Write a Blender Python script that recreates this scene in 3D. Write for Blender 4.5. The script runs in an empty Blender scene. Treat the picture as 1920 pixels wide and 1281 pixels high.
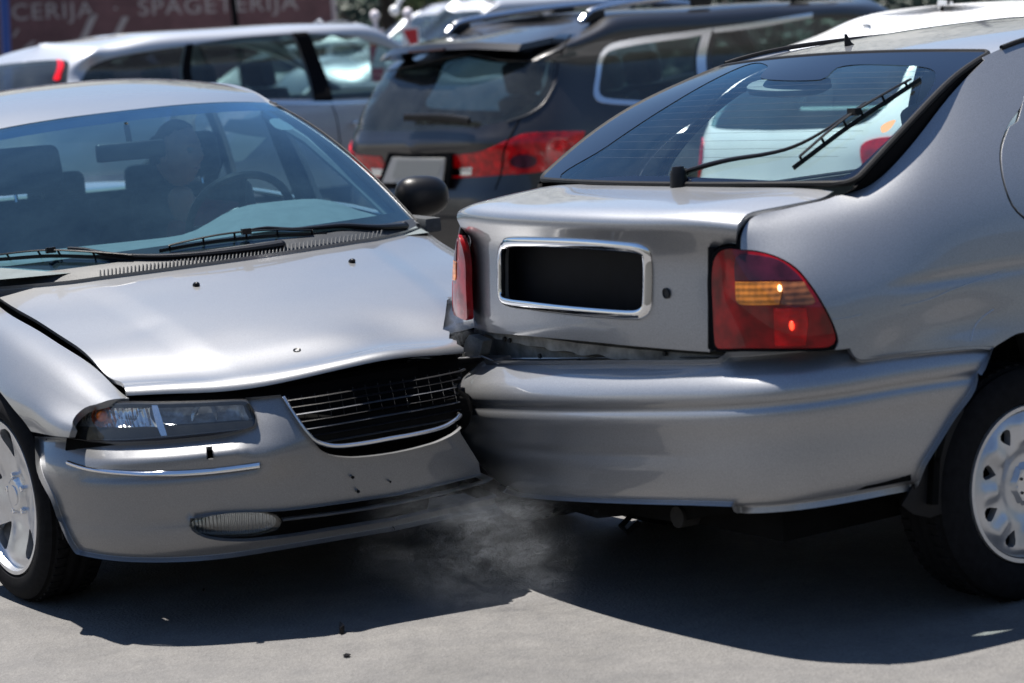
import bpy, bmesh, math, random
import numpy as np
from mathutils import Vector, Matrix, noise
from mathutils.bvhtree import BVHTree
from mathutils.geometry import delaunay_2d_cdt
random.seed(7); rng = np.random.default_rng(7)
SC = bpy.context.scene
COL = SC.collection
R = math.radians

# ------------------------------------------------------------------ camera, sky, sun, exposure
FPX = 4235.0            # focal length in pixels of the 1920 px wide photograph
CAM_H, PITCH, ROLL = 1.48, R(7.37), R(4.35)
cF = np.array([0, math.cos(PITCH), -math.sin(PITCH)])
cU0 = np.array([0, math.sin(PITCH), math.cos(PITCH)])
cR0 = np.array([1.0, 0, 0])
cR = math.cos(ROLL) * cR0 - math.sin(ROLL) * cU0
cU = math.sin(ROLL) * cR0 + math.cos(ROLL) * cU0
CC = np.array([0, 0, CAM_H])
cam_d = bpy.data.cameras.new('camera')
cam = bpy.data.objects.new('camera', cam_d); COL.objects.link(cam)
cam_d.sensor_width = 36; cam_d.lens = FPX * 36 / 1920
cam_d.clip_start = 0.05; cam_d.clip_end = 2000
cam.matrix_world = Matrix(((cR[0], cU[0], -cF[0], CC[0]), (cR[1], cU[1], -cF[1], CC[1]), (cR[2], cU[2], -cF[2], CC[2]), (0, 0, 0, 1)))
cam_d.dof.use_dof = True; cam_d.dof.focus_distance = 6.6; cam_d.dof.aperture_fstop = 3.2
SC.camera = cam
SUN_DIR = Vector((-0.20, 0.19, 1.0)).normalized()     # towards the sun
sun_el = math.asin(SUN_DIR.z); sun_az = math.atan2(SUN_DIR.x, SUN_DIR.y)
world = bpy.data.worlds.new('World'); SC.world = world; world.use_nodes = True
wn = world.node_tree; wn.nodes.clear()
wo = wn.nodes.new('ShaderNodeOutputWorld'); wb = wn.nodes.new('ShaderNodeBackground'); ws = wn.nodes.new('ShaderNodeTexSky')
ws.sky_type = 'NISHITA'; ws.sun_disc = False; ws.sun_elevation = sun_el; ws.sun_rotation = sun_az
ws.air_density = 1.0; ws.dust_density = 0.05; ws.ozone_density = 4.5
wb.inputs[1].default_value = 0.062
wn.links.new(ws.outputs[0], wb.inputs[0]); wn.links.new(wb.outputs[0], wo.inputs[0])
sd = bpy.data.lights.new('sun', 'SUN'); sd.energy = 5.0; sd.angle = R(0.53); sd.color = (1.0, 0.95, 0.88)
sun = bpy.data.objects.new('sun', sd); COL.objects.link(sun)
sun.rotation_euler = (-SUN_DIR).to_track_quat('-Z', 'Y').to_euler()
SC.view_settings.view_transform = 'Standard'; SC.view_settings.look = 'None'
SC.view_settings.exposure = 1.12; SC.view_settings.gamma = 1.0
SC.render.engine = 'CYCLES'
SC.cycles.max_bounces = 14; SC.cycles.transparent_max_bounces = 24; SC.cycles.glossy_bounces = 6
SC.cycles.volume_bounces = 1; SC.cycles.sample_clamp_indirect = 6
SC.cycles.use_denoising = True
SC.cycles.volume_step_rate = 1.0

# ------------------------------------------------------------------ frames: car-local axes
class Frame:
    """local metres <-> world metres for one vehicle (origin on the ground)"""
    def __init__(s, x, y, ang, z=0.0, tilt=None):
        s.loc = np.array([x, y, z]); c, n = math.cos(ang), math.sin(ang)
        s.M = np.array([[c, -n, 0], [n, c, 0], [0, 0, 1.0]])
        if tilt is not None:
            s.M = np.array(Matrix.Rotation(tilt[0], 3, Vector(tilt[1]))) @ s.M
        s.ang = ang
    def w(s, P): return np.asarray(P, float) @ s.M.T + s.loc
    def l(s, P): return (np.asarray(P, float) - s.loc) @ s.M
    def ray(s, u, v):
        d = cF + cR * (u - 960) / FPX + cU * (640.5 - v) / FPX
        return s.l(CC), d @ s.M
    def px(s, P):
        d = s.w(P) - CC; k = d @ cF
        return 960 + FPX * (d @ cR) / k, 640.5 - FPX * (d @ cU) / k
    def on(s, u, v, **kw):
        o, d = s.ray(u, v)
        i = 'XYZ'.index(list(kw)[0]); a = list(kw.values())[0]
        return o + d * (a - o[i]) / d[i]
    def matrix(s):
        m = Matrix([list(s.M[0]) + [s.loc[0]], list(s.M[1]) + [s.loc[1]], list(s.M[2]) + [s.loc[2]], [0, 0, 0, 1]])
        return m
WORLD = Frame(0, 0, 0)
FL = Frame(-.34, 5.97, R(23.3))            # sedan: X = its left, Y = towards its rear
FR = Frame(.12, 5.80, -R(57.4))            # hatchback: X = its right, Y = towards its front

def sstep(a, b, x):
    t = np.clip((np.asarray(x, float) - a) / (b - a), 0, 1); return t * t * (3 - 2 * t)

# ------------------------------------------------------------------ splines and surfaces
def spl(k, x):
    """natural cubic spline basis on knots k evaluated at x (linear beyond the ends)"""
    k = np.asarray(k, float); n = len(k); x = np.asarray(x, float)
    h = np.diff(k); A = np.zeros((n, n)); B = np.zeros((n, n)); A[0, 0] = A[-1, -1] = 1
    for i in range(1, n - 1):
        A[i, i - 1] = h[i - 1]; A[i, i] = 2 * (h[i - 1] + h[i]); A[i, i + 1] = h[i]
        B[i, i - 1] = 6 / h[i - 1]; B[i, i] = -6 / h[i - 1] - 6 / h[i]; B[i, i + 1] = 6 / h[i]
    Mm = np.linalg.solve(A, B)
    xi = np.clip(x, k[0], k[-1]); j = np.clip(np.searchsorted(k, xi) - 1, 0, n - 2)
    hh = h[j]; a = (k[j + 1] - xi) / hh; b = (xi - k[j]) / hh
    W = ((a ** 3 - a) * hh ** 2 / 6)[:, None] * Mm[j] + ((b ** 3 - b) * hh ** 2 / 6)[:, None] * Mm[j + 1]
    I = np.eye(n); W = W + a[:, None] * I[j] + b[:, None] * I[j + 1]
    ex = x - xi
    if np.any(ex != 0):
        d0 = (I[1] - I[0]) / h[0] - h[0] * Mm[1] / 6; d1 = (I[-1] - I[-2]) / h[-1] + h[-1] * Mm[-2] / 6
        W = W + np.where((ex < 0)[:, None], ex[:, None] * d0, ex[:, None] * d1)
    return W

def resample(pts, step, closed=False, corners=()):
    """smooth a polyline through its points (Catmull-Rom), keeping marked corners sharp"""
    P = np.asarray(pts, float); n = len(P); out = []
    segs = n if closed else n - 1
    for i in range(segs):
        p1, p2 = P[i], P[(i + 1) % n]
        p0 = P[i - 1] if (closed or i > 0) else p1
        p3 = P[(i + 2) % n] if (closed or i + 2 < n) else p2
        if i in corners: p0 = p1
        if (i + 1) % n in corners: p3 = p2
        L = np.linalg.norm(p2 - p1); m = max(1, int(math.ceil(L / step)))
        m1 = (p2 - p0) * .5; m2 = (p3 - p1) * .5
        lim = lambda v: v * min(1.0, L * 1.2 / (np.linalg.norm(v) + 1e-9))
        m1, m2 = lim(m1), lim(m2)
        for q in range(m):
            t = q / m
            out.append((2 * t ** 3 - 3 * t ** 2 + 1) * p1 + (t ** 3 - 2 * t ** 2 + t) * m1 + (-2 * t ** 3 + 3 * t ** 2) * p2 + (t ** 3 - t ** 2) * m2)
    if not closed: out.append(P[-1])
    return np.array(out)

def inpoly(P, poly):
    x, y = P[:, 0], P[:, 1]; c = np.zeros(len(P), bool)
    q = np.roll(poly, 1, 0)
    for (x1, y1), (x2, y2) in zip(poly, q):
        if y1 == y2: continue
        m = ((y1 > y) != (y2 > y)) & (x < (x2 - x1) * (y - y1) / (y2 - y1) + x1); c ^= m
    return c

def pdist(P, poly):
    d = np.full(len(P), 1e9); q = np.roll(poly, -1, 0)
    for a, b in zip(poly, q):
        ab = b - a; t = np.clip(((P - a) @ ab) / (ab @ ab + 1e-12), 0, 1)
        d = np.minimum(d, np.linalg.norm(P - a - t[:, None] * ab, axis=1))
    return d

def fill2d(loop, holes=(), h=.03):
    loop = np.asarray(loop, float); holes = [np.asarray(x, float) for x in holes]
    lo, hi = loop.min(0), loop.max(0)
    gx = np.arange(lo[0] + h * .5, hi[0], h); gy = np.arange(lo[1] + h * .5, hi[1], h * .88)
    G = np.array([(x + (j % 2) * h * .5, y) for j, y in enumerate(gy) for x in gx]) if len(gx) * len(gy) else np.zeros((0, 2))
    if len(G):
        m = inpoly(G, loop)
        for q in holes: m &= ~inpoly(G, q)
        G = G[m]
    if len(G): G = G[pdist(G, loop) > h * .45]
    for q in holes:
        if len(G): G = G[pdist(G, q) > h * .45]
    V = [Vector(p) for p in loop]; E = [(i, (i + 1) % len(loop)) for i in range(len(loop))]
    for q in holes:
        b = len(V); V += [Vector(p) for p in q]; E += [(b + i, b + (i + 1) % len(q)) for i in range(len(q))]
    V += [Vector(p) for p in G]
    ov, oe, of, iv, ie, if_ = delaunay_2d_cdt(V, E, [], 0, 1e-6)
    P = np.array([tuple(v) for v in ov]); F = [tuple(f) for f in of]
    C = np.array([P[list(f)].mean(0) for f in F]); m = inpoly(C, loop)
    for q in holes: m &= ~inpoly(C, q)
    F = [f for f, k in zip(F, m) if k]
    # boundary edges from face adjacency
    cnt = {}
    for f in F:
        for a, b in zip(f, f[1:] + f[:1]): cnt[(a, b)] = 1
    bd = [(a, b) for (a, b) in cnt if (b, a) not in cnt]
    return P, F, bd

class Surf:
    def __init__(s, net, frame, flip=False, post=None, su=None, tv=None):
        s.N = np.asarray(net, float); s.f = frame; s.flip = flip; s.post = post
        ds = np.linalg.norm(np.diff(s.N, axis=0), axis=2).mean(1); dt = np.linalg.norm(np.diff(s.N, axis=1), axis=2).mean(0)
        s.s = np.concatenate([[0], np.cumsum(np.maximum(ds, .004))]) if su is None else np.asarray(su, float)
        s.t = np.concatenate([[0], np.cumsum(np.maximum(dt, .004))]) if tv is None else np.asarray(tv, float)
        s.S, s.T = s.s[-1], s.t[-1]; s._bvh = None
    def ev(s, st):
        st = np.atleast_2d(st); A = spl(s.s, st[:, 0]); B = spl(s.t, st[:, 1])
        P = np.einsum('kn,km,nmc->kc', A, B, s.N)
        if s.post is not None: P = s.post(P, st)
        return P
    def nrm(s, st):
        st = np.atleast_2d(st); e = 1.5e-3
        a = s.ev(st + [e, 0]) - s.ev(st - [e, 0]); b = s.ev(st + [0, e]) - s.ev(st - [0, e])
        n = np.cross(a, b); n /= np.linalg.norm(n, axis=1)[:, None] + 1e-12
        return -n if s.flip else n
    def _build(s):
        K = 70; s.g = np.array([(a, b) for a in np.linspace(0, s.S, K) for b in np.linspace(0, s.T, K)])
        s.gp = s.ev(s.g); F = []; s.fi = []
        for i in range(K - 1):
            for j in range(K - 1):
                q = i * K + j; F += [(q, q + K, q + K + 1), (q, q + K + 1, q + 1)]
        s.F = F; s._bvh = BVHTree.FromPolygons([Vector(p) for p in s.gp], F)
    def ray(s, o, d, warn=''):
        if s._bvh is None: s._build()
        d = d / np.linalg.norm(d); loc, n, idx, dist = s._bvh.ray_cast(Vector(o), Vector(d))
        if loc is None:
            r = s.gp - o; k = r @ d; m = np.linalg.norm(r - k[:, None] * d, axis=1); i = int(np.argmin(m))
            if m[i] > .03: pass
            return s.g[i].copy()
        a, b, c = s.F[idx]; A = np.column_stack([s.gp[b] - s.gp[a], s.gp[c] - s.gp[a]])
        w = np.linalg.lstsq(A, np.array(loc) - s.gp[a], rcond=None)[0]
        st = s.g[a] + w[0] * (s.g[b] - s.g[a]) + w[1] * (s.g[c] - s.g[a])
        e1 = np.cross(d, [0.3, .2, .9]); e1 /= np.linalg.norm(e1); e2 = np.cross(d, e1); st0 = st.copy()
        for _ in range(3):
            P = s.ev([st, st + [1e-4, 0], st + [0, 1e-4]]); r = P[0] - o; f = np.array([r @ e1, r @ e2])
            J = np.array([[(P[1] - P[0]) @ e1, (P[2] - P[0]) @ e1], [(P[1] - P[0]) @ e2, (P[2] - P[0]) @ e2]]) / 1e-4
            try: ds = np.linalg.solve(J, -f)
            except np.linalg.LinAlgError: break
            if np.abs(ds).max() > .05: break
            st = st + ds
        return st if np.abs(st - st0).max() < .05 else st0
    def px(s, u, v): return s.ray(*s.f.ray(u, v), warn='px %s,%s' % (u, v))
    def side(s, y, z, sgn=1): return s.ray(np.array([5. * sgn, y, z]), np.array([-1. * sgn, 0, 0]), 'side %s,%s' % (y, z))
    def loop(s, items, step=.02, mode='px'):
        """items: ('px'/'side'/'st', a, b[, 'c']) or bare (a, b[, 'c']) in the given mode; 'c' keeps a sharp corner"""
        pts, cor = [], []
        for it in items:
            it = list(it); md = mode
            if isinstance(it[0], str): md = it.pop(0)
            if len(it) > 2: cor.append(len(pts))
            a, b = it[:2]
            pts.append(np.array([a, b], float) if md == 'st' else (s.px(a, b) if md == 'px' else s.side(a, b)))
        return resample(pts, step, True, cor)
    def rect(s, s0=None, s1=None, t0=None, t1=None, step=.02):
        s0 = 0 if s0 is None else s0; s1 = s.S if s1 is None else s1; t0 = 0 if t0 is None else t0; t1 = s.T if t1 is None else t1
        return resample([(s0, t0), (s1, t0), (s1, t1), (s0, t1)], step, True, (0, 1, 2, 3))

def obj(name, me, parent=None, mat=None):
    o = bpy.data.objects.new(name, me); COL.objects.link(o)
    if mat is not None and not me.materials: me.materials.append(mat)
    if parent is not None: o.parent = parent
    return o

def raw(name, V, F, mat, parent=None, smooth=True, normals=None):
    me = bpy.data.meshes.new(name); me.from_pydata([tuple(map(float, v)) for v in V], [], [tuple(map(int, f)) for f in F])
    me.update()
    if smooth: me.polygons.foreach_set('use_smooth', [True] * len(me.polygons))
    if normals is not None: me.normals_split_custom_set_from_vertices([tuple(map(float, n)) for n in normals])
    return obj(name, me, parent, mat)

def patch(name, surf, loop, mat, parent, holes=(), h=.03, lip=.012, off=0.0, warp=None, mirror=False):
    """cut a panel out of a curved surface, with a folded-in edge; exact surface normals"""
    P2, F, bd = fill2d(loop, holes, h)
    P = surf.ev(P2); N = surf.nrm(P2); P = P + N * off
    # face orientation
    f = np.array(F); fn = np.cross(P[f[:, 1]] - P[f[:, 0]], P[f[:, 2]] - P[f[:, 0]])
    if (fn * N[f[:, 0]]).sum() < 0: F = [t[::-1] for t in F]; bd = [(b, a) for a, b in bd]
    V = list(P); NN = list(N); F = list(F)
    if lip > 0:
        nxt = dict(bd); 
        prv = {b: a for a, b in bd}
        outn = {}
        for a in nxt:
            b = nxt[a]; c = prv.get(a, a); tg = P[b] - P[c]; o = np.cross(tg, N[a]); L = np.linalg.norm(o)
            outn[a] = o / L if L > 1e-9 else N[a]
        base = {}
        for a in nxt:
            if a not in outn: continue
            o = outn[a]
            base[a] = len(V)
            V.append(P[a]); n1 = N[a] * .6 + o * .8; NN.append(n1 / np.linalg.norm(n1))
            V.append(P[a] - N[a] * .002 + o * .0012); NN.append(o)
            V.append(P[a] - N[a] * lip); NN.append(o)
        for a, b in bd:
            if a in base and b in base:
                A, B = base[a], base[b]
                F += [(B, A, A + 1, B + 1), (B + 1, A + 1, A + 2, B + 2)]
    V = np.array(V); NN = np.array(NN)
    if warp is not None: V = warp(V)
    o = raw(name, V, F, mat, parent, True, NN)
    if mirror:
        return o, mirrored(o)
    return o

def mirrored(o, parent=None, name=None):
    me = o.data; n = len(me.vertices); co = np.empty(n * 3); me.vertices.foreach_get('co', co); co = co.reshape(-1, 3) * [-1, 1, 1]
    F = [tuple(p.vertices)[::-1] for p in me.polygons]
    try:
        cn = [None] * n
        for p in me.polygons:
            for li in p.loop_indices:
                cn[me.loops[li].vertex_index] = me.corner_normals[li].vector
        NN = [((-v.x, v.y, v.z) if v is not None else (0, 0, 1)) for v in cn]
    except Exception: NN = None
    q = raw(name or o.name.split('.')[0], co, F, None, parent or o.parent, True, NN)
    for m in me.materials: q.data.materials.append(m)
    if 'label' in o and False: q['label'] = o['label']
    return q

# simple solids ---------------------------------------------------
class MB:
    def __init__(s): s.V = []; s.F = []
    def add(s, V, F):
        b = len(s.V); s.V += [tuple(v) for v in V]; s.F += [tuple(i + b for i in f) for f in F]; return s
    def box(s, c, d, rot=None):
        x, y, z = d[0] / 2, d[1] / 2, d[2] / 2
        V = np.array([(a * x, b * y, e * z) for a in (-1, 1) for b in (-1, 1) for e in (-1, 1)], float)
        if rot is not None: V = V @ np.array(rot).T
        V = V + np.array(c)
        return s.add(V, [(0, 1, 3, 2), (4, 6, 7, 5), (0, 4, 5, 1), (2, 3, 7, 6), (0, 2, 6, 4), (1, 5, 7, 3)])
    def prism(s, base, vec):
        n = len(base); B = np.array(base, float); T = B + np.array(vec)
        return s.add(list(B) + list(T), [tuple(range(n))[::-1], tuple(range(n, 2 * n))] + [(i, (i + 1) % n, n + (i + 1) % n, n + i) for i in range(n)])
    def tube(s, path, r, n=10, cap=True, flat=None, closed=False):
        P = np.array(path, float); m = len(P); rr = np.broadcast_to(r, (m,)) if np.ndim(r) <= 1 else r
        V = []; up = None
        for i in range(m):
            t = (P[(i + 1) % m] - P[i - 1]) if closed else (P[min(i + 1, m - 1)] - P[max(i - 1, 0)])
            t = t / (np.linalg.norm(t) + 1e-12)
            if up is None:
                up = np.array([0, 0, 1.0]) if abs(t[2]) < .9 else np.array([1.0, 0, 0])
            up = up - t * (up @ t); up /= np.linalg.norm(up); sd_ = np.cross(t, up)
            k = flat or (1, 1)
            for q in range(n):
                a = 2 * math.pi * q / n; V.append(P[i] + rr[i] * (math.cos(a) * sd_ * k[0] + math.sin(a) * up * k[1]))
        F = []
        for i in range(m if closed else m - 1):
            j = (i + 1) % m
            for q in range(n): F.append((i * n + q, i * n + (q + 1) % n, j * n + (q + 1) % n, j * n + q))
        if cap and not closed: F += [tuple(range(n))[::-1], tuple((m - 1) * n + q for q in range(n))]
        return s.add(V, F)
    def ell(s, c, r, rot=None, n=20, m=12):
        V = [(0, 0, r[2])]; F = []
        for i in range(1, m):
            a = math.pi * i / m
            for j in range(n):
                b = 2 * math.pi * j / n; V.append((r[0] * math.sin(a) * math.cos(b), r[1] * math.sin(a) * math.sin(b), r[2] * math.cos(a)))
        V.append((0, 0, -r[2])); V = np.array(V)
        for j in range(n):
            F.append((0, 1 + j, 1 + (j + 1) % n)); F.append((len(V) - 1, 1 + (m - 2) * n + (j + 1) % n, 1 + (m - 2) * n + j))
        for i in range(m - 2):
            for j in range(n): F.append((1 + i * n + j, 1 + (i + 1) * n + j, 1 + (i + 1) * n + (j + 1) % n, 1 + i * n + (j + 1) % n))
        if rot is not None: V = V @ np.array(rot).T
        return s.add(V + np.array(c), F)
    def lathe(s, prof, axis='x', c=(0, 0, 0), n=48, rot=None):
        """prof: (radius, along) pairs revolved about the axis"""
        V = []; m = len(prof)
        for q in range(n):
            a = 2 * math.pi * q / n
            for r_, z in prof:
                V.append({'x': (z, r_ * math.cos(a), r_ * math.sin(a)), 'z': (r_ * math.cos(a), r_ * math.sin(a), z), 'y': (r_ * math.sin(a), z, r_ * math.cos(a))}[axis])
        V = np.array(V, float)
        if rot is not None: V = V @ np.array(rot).T
        F = [(q * m + i, q * m + i + 1, ((q + 1) % n) * m + i + 1, ((q + 1) % n) * m + i) for q in range(n) for i in range(m - 1)]
        return s.add(V + np.array(c), F)
    def obj(s, name, mat, parent=None, smooth=True, bevel=0, seg=2, fix=True):
        me = bpy.data.meshes.new(name); me.from_pydata(s.V, [], s.F)
        if fix:
            bm = bmesh.new(); bm.from_mesh(me); bmesh.ops.recalc_face_normals(bm, faces=bm.faces)
            if bevel:
                ed = [e for e in bm.edges if len(e.link_faces) == 2 and e.calc_face_angle(0) > .5]
                bmesh.ops.bevel(bm, geom=ed, offset=bevel, segments=seg, affect='EDGES', profile=.6)
            bm.to_mesh(me); bm.free()
        me.update()
        if smooth:
            me.polygons.foreach_set('use_smooth', [True] * len(me.polygons))
            me.set_sharp_from_angle(angle=R(38))
        return obj(name, me, parent, mat)

def rotm(ax, a): return np.array(Matrix.Rotation(a, 3, ax))

# ------------------------------------------------------------------ tagging
def thing(name, frame_or_loc, label, cat, group=None):
    o = bpy.data.objects.new(name, None); COL.objects.link(o); o.empty_display_size = .2
    if isinstance(frame_or_loc, Frame): o.matrix_world = frame_or_loc.matrix()
    else: o.location = frame_or_loc
    o['label'] = label; o['category'] = cat
    if group: o['group'] = group
    return o
def tag(o, label, cat, group=None):
    o['label'] = label; o['category'] = cat
    if group: o['group'] = group
    return o
def struct(o): o['kind'] = 'structure'; return o

# ------------------------------------------------------------------ materials
def nm(name):
    m = bpy.data.materials.new(name); m.use_nodes = True; nt = m.node_tree; nt.nodes.clear()
    return m, nt, nt.nodes.new('ShaderNodeOutputMaterial')
def N(nt, t, **kw):
    n = nt.nodes.new('ShaderNode' + t)
    for k, v in kw.items():
        if k.startswith('i_'):
            key = k[2:]; key = int(key) if key.isdigit() else key.replace('_', ' ')
            n.inputs[key].default_value = v
        else: setattr(n, k, v)
    return n
def prin(name, col, rough=.5, metal=0., coat=0., coat_r=.05, spec=.5, trans=0., emis=None, es=0., ior=1.45, noise_amt=0., noise_scale=30., bump=0., bump_scale=200., rvar=0.):
    m, nt, out = nm(name); p = N(nt, 'BsdfPrincipled'); L = nt.links.new
    col4 = (*col, 1); p.inputs['Base Color'].default_value = col4; p.inputs['Roughness'].default_value = rough; p.inputs['Metallic'].default_value = metal
    p.inputs['Coat Weight'].default_value = coat; p.inputs['Coat Roughness'].default_value = coat_r
    p.inputs['Specular IOR Level'].default_value = spec; p.inputs['Transmission Weight'].default_value = trans; p.inputs['IOR'].default_value = ior
    if emis: p.inputs['Emission Color'].default_value = (*emis, 1); p.inputs['Emission Strength'].default_value = es
    tc = N(nt, 'TexCoord')
    if noise_amt or rvar:
        t = N(nt, 'TexNoise', i_Scale=noise_scale, i_Detail=6., i_Roughness=.6); L(tc.outputs['Object'], t.inputs['Vector'])
        if noise_amt:
            r = N(nt, 'ValToRGB'); r.color_ramp.elements[0].color = (*[c * (1 - noise_amt) for c in col], 1); r.color_ramp.elements[1].color = (*[min(1, c * (1 + noise_amt)) for c in col], 1)
            r.color_ramp.elements[0].position = .3; r.color_ramp.elements[1].position = .7
            L(t.outputs[0], r.inputs[0]); L(r.outputs[0], p.inputs['Base Color'])
        if rvar:
            mr = N(nt, 'MapRange', i_1=.3, i_2=.7, i_3=rough - rvar, i_4=rough + rvar); L(t.outputs[0], mr.inputs[0]); L(mr.outputs[0], p.inputs['Roughness'])
    if bump:
        t2 = N(nt, 'TexNoise', i_Scale=bump_scale, i_Detail=3.); L(tc.outputs['Object'], t2.inputs['Vector'])
        b = N(nt, 'Bump', i_Strength=bump, i_Distance=.002); L(t2.outputs[0], b.inputs['Height']); L(b.outputs[0], p.inputs['Normal'])
    L(p.outputs[0], out.inputs[0]); return m

def paint(name, col, rough=.34, metal=.85, flake=.35, dirt=.0, coat=1., dust=(.22, .20, .175)):
    """metallic car paint: fine flakes, clear coat, thin uneven dust film"""
    m, nt, out = nm(name); L = nt.links.new; p = N(nt, 'BsdfPrincipled'); tc = N(nt, 'TexCoord')
    v = N(nt, 'TexNoise', i_Scale=420., i_Detail=2.); L(tc.outputs['Object'], v.inputs['Vector'])
    r = N(nt, 'ValToRGB'); r.color_ramp.elements[0].color = (*[c * (1 - flake * .35) for c in col], 1); r.color_ramp.elements[1].color = (*[min(1, c * (1 + flake * .35)) for c in col], 1)
    r.color_ramp.elements[0].position = .35; r.color_ramp.elements[1].position = .65; L(v.outputs[0], r.inputs[0])
    n2 = N(nt, 'TexNoise', i_Scale=3.5, i_Detail=8., i_Roughness=.65); L(tc.outputs['Object'], n2.inputs['Vector'])
    mr = N(nt, 'MapRange', i_1=.35, i_2=.75, i_3=0., i_4=dirt); L(n2.outputs[0], mr.inputs[0])
    mx = N(nt, 'MixRGB'); mx.inputs[2].default_value = (*dust, 1); L(mr.outputs[0], mx.inputs[0]); L(r.outputs[0], mx.inputs[1]); L(mx.outputs[0], p.inputs['Base Color'])
    mm = N(nt, 'MapRange', i_1=0., i_2=1., i_3=metal, i_4=0.); L(mr.outputs[0], mm.inputs[0]); L(mm.outputs[0], p.inputs['Metallic'])
    # specks of grime
    sp = N(nt, 'TexVoronoi', i_Scale=70.); L(tc.outputs['Object'], sp.inputs['Vector'])
    p.inputs['Roughness'].default_value = rough
    n3 = N(nt, 'TexNoise', i_Scale=26., i_Detail=7., i_Roughness=.7); L(tc.outputs['Object'], n3.inputs['Vector'])
    cr = N(nt, 'MapRange', i_1=.3, i_2=.8, i_3=.02, i_4=.08); L(n3.outputs[0], cr.inputs[0]); L(cr.outputs[0], p.inputs['Coat Roughness'])
    p.inputs['Coat Weight'].default_value = coat
    b = N(nt, 'Bump', i_Strength=.09, i_Distance=.0006); L(v.outputs[0], b.inputs['Height']); L(b.outputs[0], p.inputs['Normal'])
    L(p.outputs[0], out.inputs[0]); return m

def glass(name, tint, refl=1.0, dustiness=.03, dust_col=(.5, .55, .55), rough=0.0, ior=1.52, lines=False, scale=6.):
    """thin pane: Fresnel reflection over a tinted see-through, with a light film of dust"""
    m, nt, out = nm(name); L = nt.links.new
    tr = N(nt, 'BsdfTransparent'); tr.inputs[0].default_value = (*tint, 1)
    gl = N(nt, 'BsdfGlossy'); gl.inputs['Roughness'].default_value = rough; gl.inputs[0].default_value = (*(refl if isinstance(refl, tuple) else (refl,) * 3), 1)
    mx = N(nt, 'MixShader'); ge = N(nt, 'NewGeometry'); dt = N(nt, 'VectorMath', operation='DOT_PRODUCT'); L(ge.outputs['Incoming'], dt.inputs[0]); L(ge.outputs['Normal'], dt.inputs[1])
    ab = N(nt, 'Math', operation='ABSOLUTE'); L(dt.outputs['Value'], ab.inputs[0]); om = N(nt, 'Math', operation='SUBTRACT'); om.inputs[0].default_value = 1; L(ab.outputs[0], om.inputs[1])
    pw = N(nt, 'Math', operation='POWER'); pw.inputs[1].default_value = 5; L(om.outputs[0], pw.inputs[0])
    mul = N(nt, 'Math', operation='MULTIPLY_ADD'); mul.inputs[1].default_value = .90; mul.inputs[2].default_value = .075; mul.use_clamp = True      # both faces of a pane, Schlick
    L(pw.outputs[0], mul.inputs[0]); L(mul.outputs[0], mx.inputs[0]); L(tr.outputs[0], mx.inputs[1]); L(gl.outputs[0], mx.inputs[2])
    df = N(nt, 'BsdfDiffuse'); df.inputs[0].default_value = (*dust_col, 1)
    tc = N(nt, 'TexCoord'); n = N(nt, 'TexNoise', i_Scale=scale, i_Detail=10., i_Roughness=.75); L(tc.outputs['Object'], n.inputs['Vector'])
    mr = N(nt, 'MapRange', i_1=.35, i_2=.8, i_3=dustiness * .4, i_4=dustiness * 1.8); L(n.outputs[0], mr.inputs[0])
    m2 = N(nt, 'MixShader'); L(mr.outputs[0], m2.inputs[0]); L(mx.outputs[0], m2.inputs[1]); L(df.outputs[0], m2.inputs[2])
    L(m2.outputs[0], out.inputs[0]); return m

M = {}
M['silver_sedan'] = paint('silver_sedan_paint', (.195, .20, .21), rough=.49, dirt=.15)
M['silver_hatch'] = paint('silver_hatch_paint', (.30, .308, .325), rough=.47, dirt=.06)
M['silver_wagon'] = paint('silver_wagon_paint', (.40, .42, .46), rough=.50, dirt=.1)
M['white_car'] = prin('white_car_paint', (.78, .78, .78), .35, 0, .8)
M['graphite'] = paint('graphite_paint', (.004, .004, .007), rough=.4, metal=.25, dirt=.03, coat=.75, flake=.2)
M['black_plastic'] = prin('black_plastic', (.005, .005, .0065), .36, spec=.3, bump=.2, bump_scale=600)
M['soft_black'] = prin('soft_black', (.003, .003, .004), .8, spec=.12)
M['rubber'] = prin('rubber', (.008, .008, .009), .6, spec=.25, noise_amt=.3, noise_scale=40)
M['tyre'] = prin('tyre_rubber', (.007, .007, .008), .85, spec=.15, noise_amt=.35, noise_scale=50, bump=.3, bump_scale=300)
M['cowl'] = prin('cowl_plastic', (.030, .033, .038), .5, spec=.35, noise_amt=.2, bump=.3, bump_scale=500)
M['chrome'] = prin('chrome', (.75, .76, .78), .06, 1.0, rvar=.03)
M['satin_rail'] = prin('satin_rail', (.62, .64, .68), .22, 1.0)
M['alloy'] = prin('alloy', (.58, .59, .61), .3, .85, .4, noise_amt=.12, noise_scale=12)
M['hubcap'] = prin('hubcap_paint', (.50, .51, .53), .35, .7, .4, noise_amt=.15, noise_scale=9)
M['brake_dark'] = prin('brake_dark', (.02, .02, .02), .7)
M['windshield'] = glass('windshield_glass', (.55, .74, .80), (.6, .85, 1.), .03, (.2, .38, .5), scale=1.5)
M['rear_glass'] = glass('rear_glass', (.86, 1., 1.), (.38, .68, .86), .012)
M['side_glass'] = glass('side_glass', (.74, .88, .88), 1., .02)
M['dark_glass'] = glass('privacy_glass', (.50, .64, .64), .75, .03)
M['lamp_glass'] = glass('lamp_glass', (.88, .9, .9), 1., .02)
M['interior'] = prin('interior_fabric', (.045, .047, .05), .9, noise_amt=.3, noise_scale=60)
M['interior_grey'] = prin('interior_grey_plastic', (.125, .145, .15), .7, spec=.2, noise_amt=.1, noise_scale=20)
M['headliner'] = prin('headliner', (.25, .26, .26), .95)
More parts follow.
